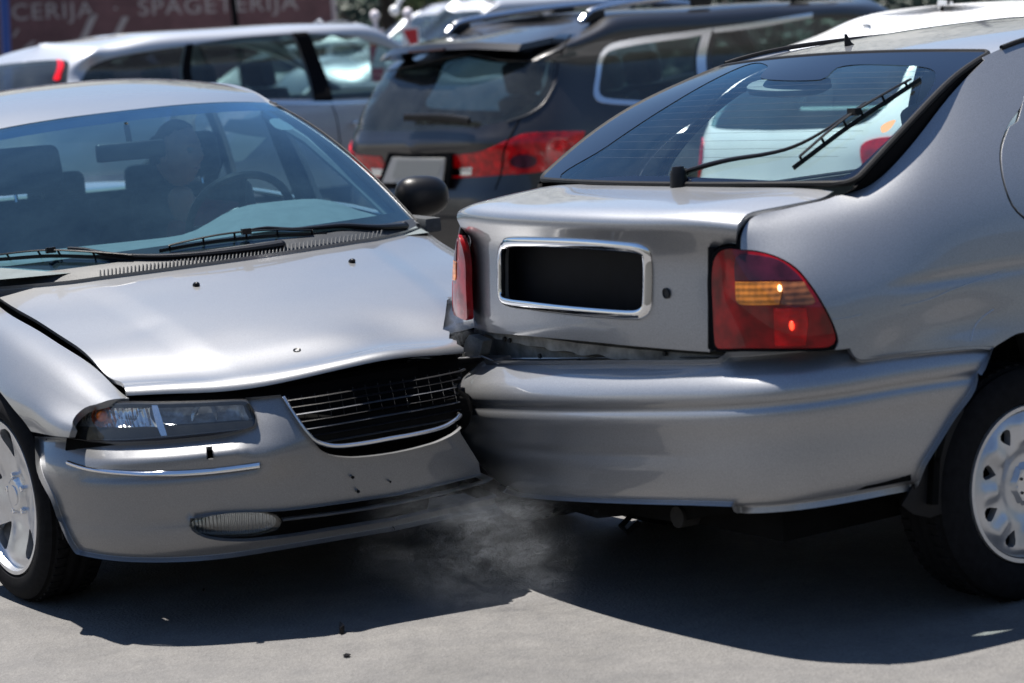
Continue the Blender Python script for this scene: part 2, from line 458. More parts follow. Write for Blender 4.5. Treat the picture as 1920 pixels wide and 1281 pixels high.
M['underbody'] = prin('underbody', (.004, .004, .004), .95, spec=.08, noise_amt=.4, noise_scale=15)
M['dirty_metal'] = prin('dirty_grey_metal', (.22, .22, .21), .6, .15, noise_amt=.55, noise_scale=18, bump=.4, bump_scale=60)

def lens(name, col, rough=.12, ribs=0., em=None):
    m, nt, out = nm(name); L = nt.links.new; p = N(nt, 'BsdfPrincipled')
    p.inputs['Base Color'].default_value = (*col, 1); p.inputs['Roughness'].default_value = .3
    p.inputs['Coat Weight'].default_value = .7; p.inputs['Coat Roughness'].default_value = .03
    p.inputs['Specular IOR Level'].default_value = .15
    tc = N(nt, 'TexCoord')
    n = N(nt, 'TexNoise', i_Scale=22., i_Detail=4.); L(tc.outputs['Object'], n.inputs['Vector'])
    r = N(nt, 'ValToRGB'); r.color_ramp.elements[0].color = (*[c * .55 for c in col], 1); r.color_ramp.elements[1].color = (*[min(1, c * 1.3) for c in col], 1)
    r.color_ramp.elements[0].position = .35; r.color_ramp.elements[1].position = .65; L(n.outputs[0], r.inputs[0]); L(r.outputs[0], p.inputs['Base Color'])
    if ribs:
        w = N(nt, 'TexWave', i_Scale=ribs); w.bands_direction = 'X'; L(tc.outputs['Object'], w.inputs['Vector'])
        w2 = N(nt, 'TexWave', i_Scale=ribs); w2.bands_direction = 'Z'; L(tc.outputs['Object'], w2.inputs['Vector'])
        a = N(nt, 'Math', operation='ADD'); L(w.outputs[1], a.inputs[0]); L(w2.outputs[1], a.inputs[1])
        b = N(nt, 'Bump', i_Strength=.25, i_Distance=.0015); L(a.outputs[0], b.inputs['Height']); L(b.outputs[0], p.inputs['Normal'])
    if em: p.inputs['Emission Color'].default_value = (*em[0], 1); p.inputs['Emission Strength'].default_value = em[1]
    L(p.outputs[0], out.inputs[0]); return m
M['red_lens'] = lens('red_lens', (.25, .0006, .004))
M['red_bright'] = lens('red_bright_lens', (.60, .001, .005), ribs=22)
M['smoke_lens'] = lens('smoked_lens', (.055, .006, .018), ribs=0)
M['amber_lens'] = lens('amber_lens', (.75, .24, .035), ribs=22)
M['amber_dull'] = lens('amber_dull_lens', (.26, .09, .035), ribs=22)
M['bulb_red'] = prin('lit_red_bulb', (.6, .02, .01), .3, emis=(1, .05, .02), es=1.6)
M['bulb_amber'] = prin('lit_amber_bulb', (.8, .5, .2), .3, emis=(1, .62, .3), es=1.6)
M['white_plate'] = prin('blank_plate', (.42, .41, .38), .5)
M['plate_frame'] = prin('plate_surround', (.42, .41, .39), .5)
M['reflector'] = prin('reflector_silver', (.75, .77, .80), .16, 1.0)
M['clear_dark'] = prin('lamp_dark', (.05, .055, .06), .25, .3)

# ------------------------------------------------------------------ ground
def ground_mat():
    m, nt, out = nm('asphalt'); L = nt.links.new; p = N(nt, 'BsdfPrincipled'); tc = N(nt, 'TexCoord')
    big = N(nt, 'TexNoise', i_Scale=.35, i_Detail=5.); L(tc.outputs['Object'], big.inputs['Vector'])
    agg = N(nt, 'TexVoronoi', i_Scale=115.); L(tc.outputs['Object'], agg.inputs['Vector'])
    fine = N(nt, 'TexNoise', i_Scale=240., i_Detail=5., i_Roughness=.75); L(tc.outputs['Object'], fine.inputs['Vector'])
    mid = N(nt, 'TexNoise', i_Scale=9., i_Detail=6., i_Roughness=.6); L(tc.outputs['Object'], mid.inputs['Vector'])
    r1 = N(nt, 'ValToRGB'); r1.color_ramp.elements[0].color = (.078, .0765, .076, 1); r1.color_ramp.elements[1].color = (.165, .160, .156, 1)
    r1.color_ramp.elements[0].position = .33; r1.color_ramp.elements[1].position = .66; L(fine.outputs[0], r1.inputs[0])
    r2 = N(nt, 'ValToRGB'); r2.color_ramp.elements[0].color = (.80, .80, .80, 1); r2.color_ramp.elements[1].color = (1.15, 1.15, 1.15, 1)
    L(agg.outputs['Color'], r2.inputs[0])
    r3 = N(nt, 'ValToRGB'); r3.color_ramp.elements[0].color = (.84, .84, .85, 1); r3.color_ramp.elements[1].color = (1.1, 1.09, 1.07, 1)
    r3.color_ramp.elements[0].position = .35; r3.color_ramp.elements[1].position = .65
    L(mid.outputs[0], r3.inputs[0])
    a = N(nt, 'MixRGB', blend_type='MULTIPLY'); a.inputs[0].default_value = .8; L(r1.outputs[0], a.inputs[1]); L(r2.outputs[0], a.inputs[2])
    b = N(nt, 'MixRGB', blend_type='MULTIPLY'); b.inputs[0].default_value = .8; L(a.outputs[0], b.inputs[1]); L(r3.outputs[0], b.inputs[2])
    pv = N(nt, 'TexVoronoi', i_Scale=31.); L(tc.outputs['Object'], pv.inputs['Vector']); pr = N(nt, 'MapRange', i_1=.06, i_2=.16, i_3=.45, i_4=1.); L(pv.outputs['Distance'], pr.inputs[0])
    pg = N(nt, 'TexNoise', i_Scale=5., i_Detail=2.); L(tc.outputs['Object'], pg.inputs['Vector']); pm = N(nt, 'MapRange', i_1=.5, i_2=.62, i_3=0., i_4=.7); L(pg.outputs[0], pm.inputs[0])
    st_ = N(nt, 'TexNoise', i_Scale=1.1, i_Detail=9., i_Roughness=.7, i_Distortion=.6); L(tc.outputs['Object'], st_.inputs['Vector']); sr_ = N(nt, 'MapRange', i_1=.32, i_2=.5, i_3=.80, i_4=1.); L(st_.outputs[0], sr_.inputs[0])
    c1 = N(nt, 'MixRGB', blend_type='MULTIPLY'); L(pm.outputs[0], c1.inputs[0]); L(b.outputs[0], c1.inputs[1]); L(pr.outputs[0], c1.inputs[2])
    c2 = N(nt, 'MixRGB', blend_type='MULTIPLY'); c2.inputs[0].default_value = 1; L(c1.outputs[0], c2.inputs[1]); L(sr_.outputs[0], c2.inputs[2])
    L(c2.outputs[0], p.inputs['Base Color']); p.inputs['Roughness'].default_value = .85
    bu = N(nt, 'Bump', i_Strength=.55, i_Distance=.0035); L(fine.outputs[0], bu.inputs['Height'])
    b2 = N(nt, 'Bump', i_Strength=.5, i_Distance=.004); L(agg.outputs['Distance'], b2.inputs['Height']); L(bu.outputs[0], b2.inputs['Normal']); L(b2.outputs[0], p.inputs['Normal'])
    L(p.outputs[0], out.inputs[0]); return m
M['asphalt'] = ground_mat()
g = struct(raw('ground', [(-400, -60, 0), (400, -60, 0), (400, 600, 0), (-400, 600, 0)], [(0, 1, 2, 3)], M['asphalt'], smooth=False))

# ------------------------------------------------------------------ wheels
def dish_wheel(parent, c, face, tyre_r, rim_r, width, style, steer=0.0, mat_rim=None, mirror=False):
    """wheel: Empty-less tyre mesh part with rim sub-parts; face = x of the outer face, outward sign from c[0]"""
    sg = 1 if c[0] > 0 else -1
    Rz = rotm('Z', steer)
    def place(P): return (np.array(P) * [sg, 1, 1]) @ Rz.T + np.array(c)
    w = width
    prof = [(rim_r * .97, -w), (rim_r + .012, -w - .004), (tyre_r * .90, -w + .004), (tyre_r * .975, -w + .02)]
    # tread with grooves
    xs = np.linspace(-w + .028, -.028, 15)
    for i, x in enumerate(xs):
        gv = (i % 4 == 2); prof += [(tyre_r - (.008 if gv else 0), x)]
    prof += [(tyre_r * .975, -.016), (tyre_r * .93, -.004), (rim_r + (tyre_r - rim_r) * .45, .004), (rim_r + .012, -.001), (rim_r + .003, -.012), (rim_r - .004, -.03)]
    mb = MB(); mb.lathe(prof, 'x', n=72); V = place(mb.V); mb.V = [tuple(v) for v in V]
    ty = mb.obj('wheel', M['tyre'], parent)
    # tread blocks: sipes
    mb = MB()
    for k in range(60):
        a = 2 * math.pi * k / 60
        for x0, x1 in ((-w + .03, -w + .062), (-.062, -.03)):
            ca, sa = math.cos(a), math.sin(a); r_ = tyre_r + .0005
            mb.box(((x0 + x1) / 2, r_ * ca, r_ * sa), (x1 - x0, .014, .005), rotm('X', a - math.pi / 2))
    mb.V = [tuple(v) for v in place(mb.V)]
    mb.obj('tread_block', M['tyre'], ty)['kind'] = 'stuff'
    # rim barrel
    mb = MB(); mb.lathe([(rim_r + .004, -.010), (rim_r + .002, -.002), (rim_r - .008, -.003), (rim_r - .013, -.02), (rim_r - .03, -.06), (rim_r - .035, -w + .02)], 'x', n=72)
    mb.V = [tuple(v) for v in place(mb.V)]; mb.obj('rim_edge', mat_rim, ty)
    mb = MB(); mb.lathe([(.001, -w * .55), (rim_r * .62, -w * .55), (rim_r * .62, -w * .6), (rim_r - .03, -w * .7)], 'x', n=48); mb.V = [tuple(v) for v in place(mb.V)]
    mb.obj('brake_disc', M['brake_dark'], ty)
    holes = []; R0 = rim_r - .012
    def ring(fn, n): return [fn(2 * math.pi * i / n) for i in range(n)]
    if style == 'five':
        for k in range(5):
            a0 = 2 * math.pi * k / 5 + .35
            pts = []
            for q in range(16):  # rounded trapezoid window
                b = 2 * math.pi * q / 16; rr = rim_r * .69 + rim_r * .19 * math.sin(b); hw = .20 + .12 * math.sin(b); aa = a0 + hw * math.copysign(abs(math.cos(b)) ** .7, math.cos(b)) * 1.0
                pts.append((rr * math.cos(aa), rr * math.sin(aa)))
            holes.append(np.array(pts))
    else:
        for k in range(9):
            a0 = 2 * math.pi * k / 9
            pts = []
            for q in range(12):
                b = 2 * math.pi * q / 12; rr = rim_r * .74 + rim_r * .115 * math.sin(b); hw = (.105 + .07 * math.sin(b)) * math.cos(b)
                pts.append((rr * math.cos(a0 + hw), rr * math.sin(a0 + hw)))
            holes.append(np.array(pts))
    out = np.array([(R0 * math.cos(2 * math.pi * i / 90), R0 * math.sin(2 * math.pi * i / 90)) for i in range(90)])
    P, F, bd = fill2d(out, holes, .009)
    rr = np.linalg.norm(P, axis=1) / rim_r; th = np.arctan2(P[:, 1], P[:, 0])
    if style == 'five':
        spoke = np.cos(5 * (th - .35)) * -.5 + .5
        z = -.024 - .018 * sstep(.25, .0, rr) * 0 - .020 * sstep(.9, .45, rr) + .010 * spoke * sstep(.3, .5, rr) * sstep(.98, .8, rr) + .012 * sstep(.24, .20, rr)
    else:
        pet = np.cos(9 * th) * -.5 + .5
        z = -.012 + .010 * sstep(.99, .86, rr) - .014 * sstep(.55, .35, rr) + .012 * pet ** 2 * sstep(.52, .62, rr) * sstep(.92, .82, rr) + .014 * sstep(.27, .24, rr)
    V3 = np.column_stack([z, P[:, 0], P[:, 1]]); n0 = len(V3); F2 = list(F); V4 = [tuple(v) for v in V3]
    base = {}
    for a, b in bd:
        for q in (a, b):
            if q not in base: base[q] = len(V4); V4.append((V3[q][0] - .022, V3[q][1] * .995, V3[q][2] * .995))
    for a, b in bd: F2.append((b, a, base[a], base[b]))
    mb = MB(); mb.V = [tuple(v) for v in place(V4)]; mb.F = F2
    rm_ = mb.obj('rim', mat_rim, ty, fix=True)
    # bolts or centre cap
    mb = MB()
    if style == 'five':
        for k in range(5):
            a = 2 * math.pi * k / 5 + .2; mb = MB(); mb.lathe([(0.0001, .004), (.008, .003), (.010, -.004), (.010, -.02)], 'x', (-.036, .057 * math.cos(a), .057 * math.sin(a)), 10)
            mb.V = [tuple(v) for v in place(mb.V)]; mb.obj('wheel_bolt', M['chrome'], ty)
        mb = MB(); mb.lathe([(.0001, -.028), (.028, -.029), (.031, -.034), (.031, -.045)], 'x', n=28); mb.V = [tuple(v) for v in place(mb.V)]; mb.obj('centre_cap', mat_rim, ty)
    else:
        mb.lathe([(.0001, -.001), (.040, -.002), (.044, -.006), (.045, -.016)], 'x', n=32); mb.V = [tuple(v) for v in place(mb.V)]; mb.obj('centre_cap', M['alloy'], ty)
        for k in range(2):
            a = 2.6 + k * 1.1; mb = MB(); mb.lathe([(.0001, .0005), (.004, 0), (.004, -.003)], 'x', (.001, .034 * math.cos(a), .034 * math.sin(a)), 8); mb.V = [tuple(v) for v in place(mb.V)]; mb.obj('cap_mark', M['brake_dark'], ty)
    return ty

def on_s(surf, u, v, off=0.0):
    st = surf.px(u, v); return (surf.ev(st) + surf.nrm(st) * off)[0]
def path_on(surf, pts, off=0.0, step=.02):
    st = resample([surf.px(u, v) for u, v in pts], step); return surf.ev(st) + surf.nrm(st) * off
def strip(name, P, Nn, width, height, mat, parent, taper=True):
    """a raised moulding following points P with normals Nn"""
    P = np.array(P); T = np.gradient(P, axis=0); T /= np.linalg.norm(T, axis=1)[:, None]; B = np.cross(T, Nn); B /= np.linalg.norm(B, axis=1)[:, None]
    V = []; n = len(P); prof = [(-.5, -.1), (-.42, .5), (-.2, .9), (0, 1), (.2, .9), (.42, .5), (.5, -.1)]
    for i in range(n):
        k = min(1, (i + .3) / 3, (n - 1 - i + .3) / 3) if taper else 1
        for a, b in prof: V.append(P[i] + B[i] * a * width * k + Nn[i] * b * height * k)
    m = len(prof); F = [(i * m + q, i * m + q + 1, (i + 1) * m + q + 1, (i + 1) * m + q) for i in range(n - 1) for q in range(m - 1)]
    mb = MB(); mb.add(V, F); return mb.obj(name, mat, parent)

def wiper(parent, surf, arm, blade, r=.008, mat=None, pivot_r=.018, off=.014):
    mat = mat or M['black_plastic']
    A = path_on(surf, arm, off, .03); n = len(A)
    w = MB(); w.tube(A, np.linspace(r * 1.7, r * .55, n), 10, flat=(1, .7)); w.ell(A[0], (pivot_r, pivot_r, pivot_r * .9))
    o = w.obj('wiper', mat, parent)
    B = path_on(surf, blade, .006, .02); Bn = np.array([surf.nrm(surf.px(*blade[0]))[0]] * len(B))
    b = MB(); b.tube(B, .004, 6, flat=(.6, 1.7)); b.obj('wiper_blade', M['rubber'], o)
    k = len(B); arc = B + Bn * (.012 + .014 * np.sin(np.linspace(0, math.pi, k)))[:, None]
    b = MB(); b.tube(arc[int(k * .08):int(k * .92)], .0042, 6, flat=(1.3, .8))
    for f in (.1, .28, .45, .55, .72, .9):
        i = int(f * (k - 1)); b.tube([B[i], arc[i]], .0035, 6)
    i = k // 2; b.box(arc[i], (.03, .02, .018))
    b.obj('wiper_frame', M['black_plastic'], o)
    return o

# ------------------------------------------------------------------ silver sedan with the pushed-in front (left)
def tiltL(P, st): P = P.copy(); P[:, 2] += .030 * P[:, 0]; return P
sedan = thing('sedan', FL, 'silver sedan with a buckled bonnet and open grille, a driver inside, nose against the hatchback', 'car')
PS = M['silver_sedan']

def crush(P):
    """metal pushed back where the other car's rear corner stands"""
    W = FL.w(P); q = FR.l(W); P = np.array(P)
    ins = (q[:, 0] > -.90) & (q[:, 1] > .02 + .22 * np.clip((-q[:, 0] - .45) / .45, 0, 1) ** 2) & (q[:, 0] < .9)
    d = np.where(ins, np.clip((q[:, 0] + .90) / .986, 0, .8), 0)
    P[:, 1] += d
    return P
def crush0(P):
    """the front, from the struck point across, folded back against the other car's corner"""
    P = np.array(P, float); w = sstep(0, .02, P[:, 0] - (.205 + .37 * np.maximum(P[:, 1], 0) + .45 * np.clip(.46 - P[:, 2], 0, .4) + .035 * sstep(.56, .64, P[:, 2])))
    P[:, 1] = P[:, 1] * (1 - w) + w * np.maximum(P[:, 1], .50 + .35 * P[:, 1]); return crush1(P)
crush1 = crush; crush = crush0

# bonnet
def hood_net():
    fr = [0, .2, .4, .6, .8, .93, 1.0]; zc = [.874, .832, .795, .757, .709, .686, .668]; zs = [.867, .826, .797, .762, .715, .680, .652]
    lipz = lambda x: np.interp(abs(x), [0, .12, .30, .45, .62], [.672, .668, .645, .648, .655])
    net = []
    for x0, yc, yf in ((-.74, 1.58, .33), (-.62, 1.47, .27), (-.42, 1.34, .165), (-.2, 1.27, .10), (0, 1.25, .08), (.2, 1.27, .10), (.42, 1.34, .165), (.62, 1.47, .27), (.74, 1.58, .33)):
        col = []; w = (abs(x0) / .74) ** 2
        for k, f in enumerate(fr):
            x = x0 * (1 - f * .155); y = yc + f * (yf - yc); z = zc[k] * (1 - w) + zs[k] * w
            if f == 1: z = lipz(x)
            elif f > .9: z = .55 * z + .45 * (lipz(x) + .014)
            z += .006 * math.sin(math.pi * min(1, f * 1.1)) * (1 - w)
            col.append((x, y, z))
        x, y, z = col[-1]; col.append((x * 1.0, y - .002, z - .022))
        net.append(col)
    return net
def hood_post(P, st):
    P = tiltL(P, st); X, Y = P[:, 0], P[:, 1]
    e = .47 - (1.3 - Y) * .09
    P[:, 2] += .009 * sstep(.05, -.05, np.abs(X) - e) * sstep(.12, .35, Y) * sstep(1.5, 1.1, Y)
    # shallow dents from the push
    for dx, dy, r, a in ((-.30, .42, .10, -.004), (-.05, .30, .13, .004), (.16, .34, .12, -.009), (-.45, .75, .06, -.002), (.05, .16, .10, .006)):
        P[:, 2] += a * np.exp(-((X - dx) ** 2 + (Y - dy) ** 2) / r ** 2)
    return P
S_hood = Surf(hood_net(), FL, post=hood_post)
lp = S_hood.rect(t1=S_hood.t[-2] + .004, step=.02)
bonnet = patch('bonnet', S_hood, lp, PS, sedan, h=.03, lip=.012, warp=crush)
for v_ in (bonnet,): v_['label'] = 'buckled silver bonnet lifted at its front lip'

# fender / body side
def side_net():
    rows = [
     (.18, -.585, .625, -.68, .612, -.752, -.768, -.76), (.33, -.622, .652, -.735, .630, -.812, -.822, -.81), (.55, -.655, .710, -.785, .672, -.848, -.862, -.845),
     (.80, -.69, .757, -.82, .712, -.892, -.902, -.875), (1.0, -.712, .787, -.838, .738, -.905, -.912, -.88), (1.3, -.74, .822, -.855, .765, -.905, -.912, -.88),
     (1.62, -.752, .868, -.862, .80, -.905, -.912, -.88), (2.1, -.80, .905, -.875, .82, -.91, -.915, -.88), (2.8, -.81, .92, -.88, .84, -.912, -.915, -.88),
     (3.6, -.80, .935, -.875, .86, -.91, -.912, -.88), (4.2, -.75, .945, -.84, .87, -.895, -.90, -.87), (4.5, -.69, .94, -.79, .87, -.85, -.86, -.84), (4.68, -.60, .93, -.68, .87, -.74, -.75, -.74)]
    net = []
    for y, x0, z0, x1, z1, x2, x3, x4 in rows:
        net.append([(x0, y, z0), ((x0 + x1) / 2 - .012, y, (z0 + z1) / 2 + .012), (x1, y, z1), (x2, y, .58), (x3, y, .42), (x4, y, .24)])
    return net
S_side = Surf(side_net(), FL, post=tiltL)
def sl(y, z): return S_side.side(y, z, -1)
def arc_side(cy, cz, r, a0, a1, n=14): return [('side', cy + r * math.cos(a), cz + r * math.sin(a)) for a in np.linspace(a0, a1, n)]
class _S:  # loops on the -X side
    pass
def sloop(surf, items, sgn, step=.02):
    pts, cor = [], []
    for it in items:
        it = list(it); md = 'px'
        if isinstance(it[0], str): md = it.pop(0)
        if len(it) > 2: cor.append(len(pts))
        pts.append(np.array(it[:2], float) if md == 'st' else surf.px(*it[:2]) if md == 'px' else surf.side(it[0], it[1], sgn))
    return resample(pts, step, True, cor)
T0 = lambda y: ('side', y, 9)
def top_st(surf, y, sgn=-1, t=0.0):
    """parameter of the point at station y on row t"""
    ss = np.linspace(0, surf.S, 200); P = surf.ev(np.column_stack([ss, np.full(200, t)])); return ('st', float(np.interp(y, P[:, 1], ss)), t)
G = .004
fender_loop = [('px', 243, 741, 'c')] + [top_st(S_side, y) for y in (.5, .75, 1.0, 1.3)] + [top_st(S_side, 1.60) + ('c',)] + \
    [('side', 1.66, .62), ('side', 1.66, .40), ('side', 1.62, .25, 'c'), ('side', 1.30, .25, 'c')] + arc_side(.87, .30, .42, -.1, 1.15, 8) + \
    [('px', -42, 700), ('px', -15, 718), ('px', 8, 745), ('px', 32, 775), ('px', 50, 797), ('px', 58, 809, 'c'), ('px', 129, 820, 'c'), ('px', 135, 800), ('px', 143, 778), ('px', 160, 764), ('px', 190, 755)]
fender = patch('fender', S_side, sloop(S_side, fender_loop, -1), PS, sedan, h=.03, lip=.02)
mirrored(fender)
def door(y0, y1, name):
    lp = [top_st(S_side, y0 + G) + ('c',), top_st(S_side, y1 - G) + ('c',), ('side', y1 - G, .6), ('side', y1 - G, .27, 'c'), ('side', y0 + G, .27, 'c'), ('side', y0 + G, .6)]
    d = patch(name, S_side, sloop(S_side, lp, -1), PS, sedan, h=.06, lip=.015); mirrored(d)
    return d
door(1.67, 2.72, 'door'); door(2.72, 3.60, 'door')
lp = [top_st(S_side, 3.61) + ('c',), top_st(S_side, 4.1)] + [('st', S_side.S, 0, 'c'), ('st', S_side.S, S_side.T, 'c'), ('side', 4.02, .27, 'c')] + arc_side(3.61, .31, .39, .0, math.pi * .62, 10) + [('side', 3.61, .75, 'c')]
q = patch('rear_quarter', S_side, sloop(S_side, lp, -1), PS, sedan, h=.06, lip=.015); mirrored(q)
# arch liners, floor pan
mb = MB()
mb.box((0, 2.6, .31), (1.62, 3.5, .04)); mb.box((0, 2.4, .24), (1.5, 3.4, .10)); mb.box((0, 4.45, .45), (1.3, .5, .45)); mb.box((0, .62, .30), (1.0, .55, .16)); mb.box((0, 1.5, .55), (1.1, .9, .45)); mb.box((0, 1.35, .52), (1.60, .12, .5))
mb.obj('floor_pan', M['underbody'], sedan, smooth=False)
for sx in (-1, 1):
    for cy in (.87, 3.61):
        mb = MB()
        for k in range(12):
            a = math.pi * (k + .5) / 12; mb.box((sx * .70, cy + .405 * math.cos(a), .25 + .405 * math.sin(a)), (.22, .02, .12), rotm('X', a - math.pi))
        mb.box((sx * .60, cy, .42), (.02, .80, .46)); mb.obj('wheel_arch_liner', M['underbody'], sedan, smooth=False)

# wheels
for sx in (-1, 1):
    dish_wheel(sedan, (sx * .885, .87, .31), 0, .31, .225, .20, 'five', steer=R(11), mat_rim=M['alloy'])
    dish_wheel(sedan, (sx * .885, 3.61, .31), 0, .31, .225, .20, 'five', mat_rim=M['alloy'])

# front bumper
PLN = [(0, 0), (.2, .004), (.38, .03), (.52, .078), (.64, .145), (.735, .235), (.80, .34), (.84, .46), (.857, .60)]
def plan_net(pln, zd_c, zd_s, blend=(.28, .45), zfun=None):
    full = [(-x, y) for x, y in pln[:0:-1]] + list(pln); A = np.array(full); T = np.gradient(A, axis=0); T /= np.linalg.norm(T, axis=1)[:, None]
    Nn = np.column_stack([-T[:, 1], T[:, 0]])     # inward (towards +Y at centre)
    net = []
    for (x, y), n in zip(full, Nn):
        w = float(sstep(blend[0], blend[1], abs(x))); col = []
        for (z, dc), (z2, ds) in zip(zd_c, zd_s):
            d = dc * (1 - w) + ds * w; zz = z * (1 - w) + z2 * w
            col.append((x + n[0] * d, y + n[1] * d, zz + (zfun(x) if zfun else 0)))
        net.append(col)
    return net
zz = [.66, .60, .56, .53, .50, .47, .40, .33, .28, .23, .195]
dc = [.045, .028, .014, .005, 0, 0, .004, .010, .020, .045, .10]; dsd = [.16, .100, .064, .040, .015, .001, .004, .010, .016, .040, .10]
S_bump = Surf(plan_net(PLN, list(zip(zz, dc)), list(zip(zz, dsd))), FL, post=None)
def bump_post(P, st):
    P = tiltL(P, st); X, Z = P[:, 0], P[:, 2] - .03 * P[:, 0]
    # shoulder either side of the grille, crease low down, groove for the bright strip
    P[:, 1] -= .022 * np.exp(-((np.abs(X) - .33) / .075) ** 2) * sstep(.40, .50, Z)
    P[:, 1] += .013 * np.exp(-((Z - .338) / .012) ** 2) * sstep(.42, .60, np.abs(X)) * (1 - .75 * np.exp(-((np.abs(X) - .70) / .05) ** 2))
    P[:, 1] -= .016 * np.exp(-((Z - .505) / .022) ** 2) * sstep(.36, .44, np.abs(X)) * sstep(.80, .70, np.abs(X))
    P[:, 1] += .012 * np.exp(-((Z - .452) / .010) ** 2) * sstep(.34, .38, np.abs(X)) * sstep(.80, .76, np.abs(X))
    P[:, 1] += .02 * sstep(.10, .5, X) * sstep(.3, .6, Z)
    return P
S_bump.post = bump_post
def sym(surf, items, step=.02):
    """loop given for the visible half (ending on the centre line), completed by its mirror image"""
    pts, cor = [], []
    for it in items:
        it = list(it); md = 'px'
        if isinstance(it[0], str): md = it.pop(0)
        if len(it) > 2: cor.append(len(pts))
        pts.append(np.array(it[:2], float) if md == 'st' else surf.px(*it[:2]))
    n = len(pts); m = [np.array([surf.S - p[0], p[1]]) for p in pts[::-1]]
    cor = cor + [2 * n - 1 - c for c in cor]
    return resample(pts + m, step, True, sorted(cor))
bt = [('px', 745, 985), ('px', 640, 1003), ('px', 520, 1023), ('px', 400, 1040), ('px', 250, 1045), ('px', 150, 1032, 'c'), ('px', 112, 955), ('px', 100, 925), ('px', 76, 862), ('px', 60, 814, 'c'),
      ('px', 130, 826), ('px', 240, 835), ('px', 400, 823), ('px', 470, 806), ('px', 482, 796), ('px', 480, 775), ('px', 464, 750, 'c'), ('px', 526, 744, 'c'), ('px', 545, 775), ('px', 572, 815), ('px', 605, 847), ('px', 645, 856), ('px', 690, 854), ('px', 733, 848)]
intake = [('px', 745, 968), ('px', 640, 985), ('px', 540, 1001), ('px', 450, 1010), ('px', 385, 1004), ('px', 357, 985), ('px', 372, 966), ('px', 430, 959), ('px', 530, 955), ('px', 640, 941), ('px', 742, 926)]
ih = sym(S_bump, intake)
plate_holes = []
for u, v, r_ in ((658, 893, 3.2), (668, 919, 3.4), (728, 901, 2.2)):
    plate_holes.append(S_bump.loop([(u + r_ * math.cos(a), v + r_ * math.sin(a)) for a in np.linspace(0, 2 * math.pi, 9)[:-1]], step=.01))
sq = S_bump.loop([(388, 845, 'c'), (400, 844, 'c'), (401, 859, 'c'), (389, 860, 'c')])
fb = patch('front_bumper', S_bump, sym(S_bump, bt), PS, sedan, holes=[ih, sq] + plate_holes, h=.025, lip=.016, warp=crush)
# bright strips
for mir in (0, 1):
    st = resample([S_bump.px(u, v) for u, v in ((128, 868), (160, 878), (210, 885), (300, 888), (400, 882), (487, 871))], .02)
    if mir: st = np.column_stack([S_bump.S - st[:, 0], st[:, 1]])[::-1]
    o = strip('bright_strip', S_bump.ev(st) - [0, .004, 0], S_bump.nrm(st) * np.sign(-S_bump.nrm(st)[:, 1:2]), .014, .010, M['chrome'], sedan, False)
# inner darkness behind grille and lamps
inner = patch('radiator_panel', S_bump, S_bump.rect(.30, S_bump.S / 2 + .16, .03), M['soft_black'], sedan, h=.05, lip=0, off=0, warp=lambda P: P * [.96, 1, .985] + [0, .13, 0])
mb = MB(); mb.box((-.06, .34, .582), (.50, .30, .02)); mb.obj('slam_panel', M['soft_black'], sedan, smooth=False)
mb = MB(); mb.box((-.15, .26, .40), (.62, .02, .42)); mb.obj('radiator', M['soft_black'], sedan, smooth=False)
# lower intake slat
st = resample([S_bump.px(u, v) for u, v in ((533, 976), (640, 963), (745, 946))], .03); st = np.vstack([st, np.column_stack([S_bump.S - st[::-1, 0], st[::-1, 1]])])
P = S_bump.ev(st) + [0, .02, 0]; mb = MB(); mb.tube(crush(P), .009, 10, flat=(1.6, .6)); mb.obj('intake_slat', PS, sedan)
# fog lamps
for mir in (0, 1):
    def fog(u0, v0, a, b, off, name, mat, par, n=28, d=0.0, h=.02):
        lp = np.array([S_bump.px(u0 + a * math.copysign(abs(math.cos(t)) ** .75, math.cos(t)), v0 + b * math.copysign(abs(math.sin(t)) ** .85, math.sin(t)) - .06 * a * math.cos(t)) for t in np.linspace(0, 2 * math.pi, n + 1)[:-1]])
        if mir: lp = np.column_stack([S_bump.S - lp[:, 0], lp[:, 1]])
        return patch(name, S_bump, lp, mat, par, h=h, lip=.008, warp=lambda P: crush(P + [0, off, 0]))
    fo = fog(447, 985, 84, 22, .022, 'fog_lamp', M['lamp_glass'], sedan)
    m_, nt, out = nm('fog_reflector_' + str(mir)); p_ = N(nt, 'BsdfPrincipled', i_Metallic=1., i_Roughness=.22); p_.inputs['Base Color'].default_value = (.42, .44, .46, 1)
    tc = N(nt, 'TexCoord'); w_ = N(nt, 'TexWave', i_Scale=34., i_Distortion=1.2); w_.bands_direction = 'X'; nt.links.new(tc.outputs['Object'], w_.inputs['Vector'])
    b_ = N(nt, 'Bump', i_Strength=.8, i_Distance=.004); nt.links.new(w_.outputs[1], b_.inputs['Height']); nt.links.new(b_.outputs[0], p_.inputs['Normal']); nt.links.new(p_.outputs[0], out.inputs[0])
    M['fog_refl'] = m_
    fog(447, 985, 80, 20, .045, 'lamp_reflector', m_, fo)
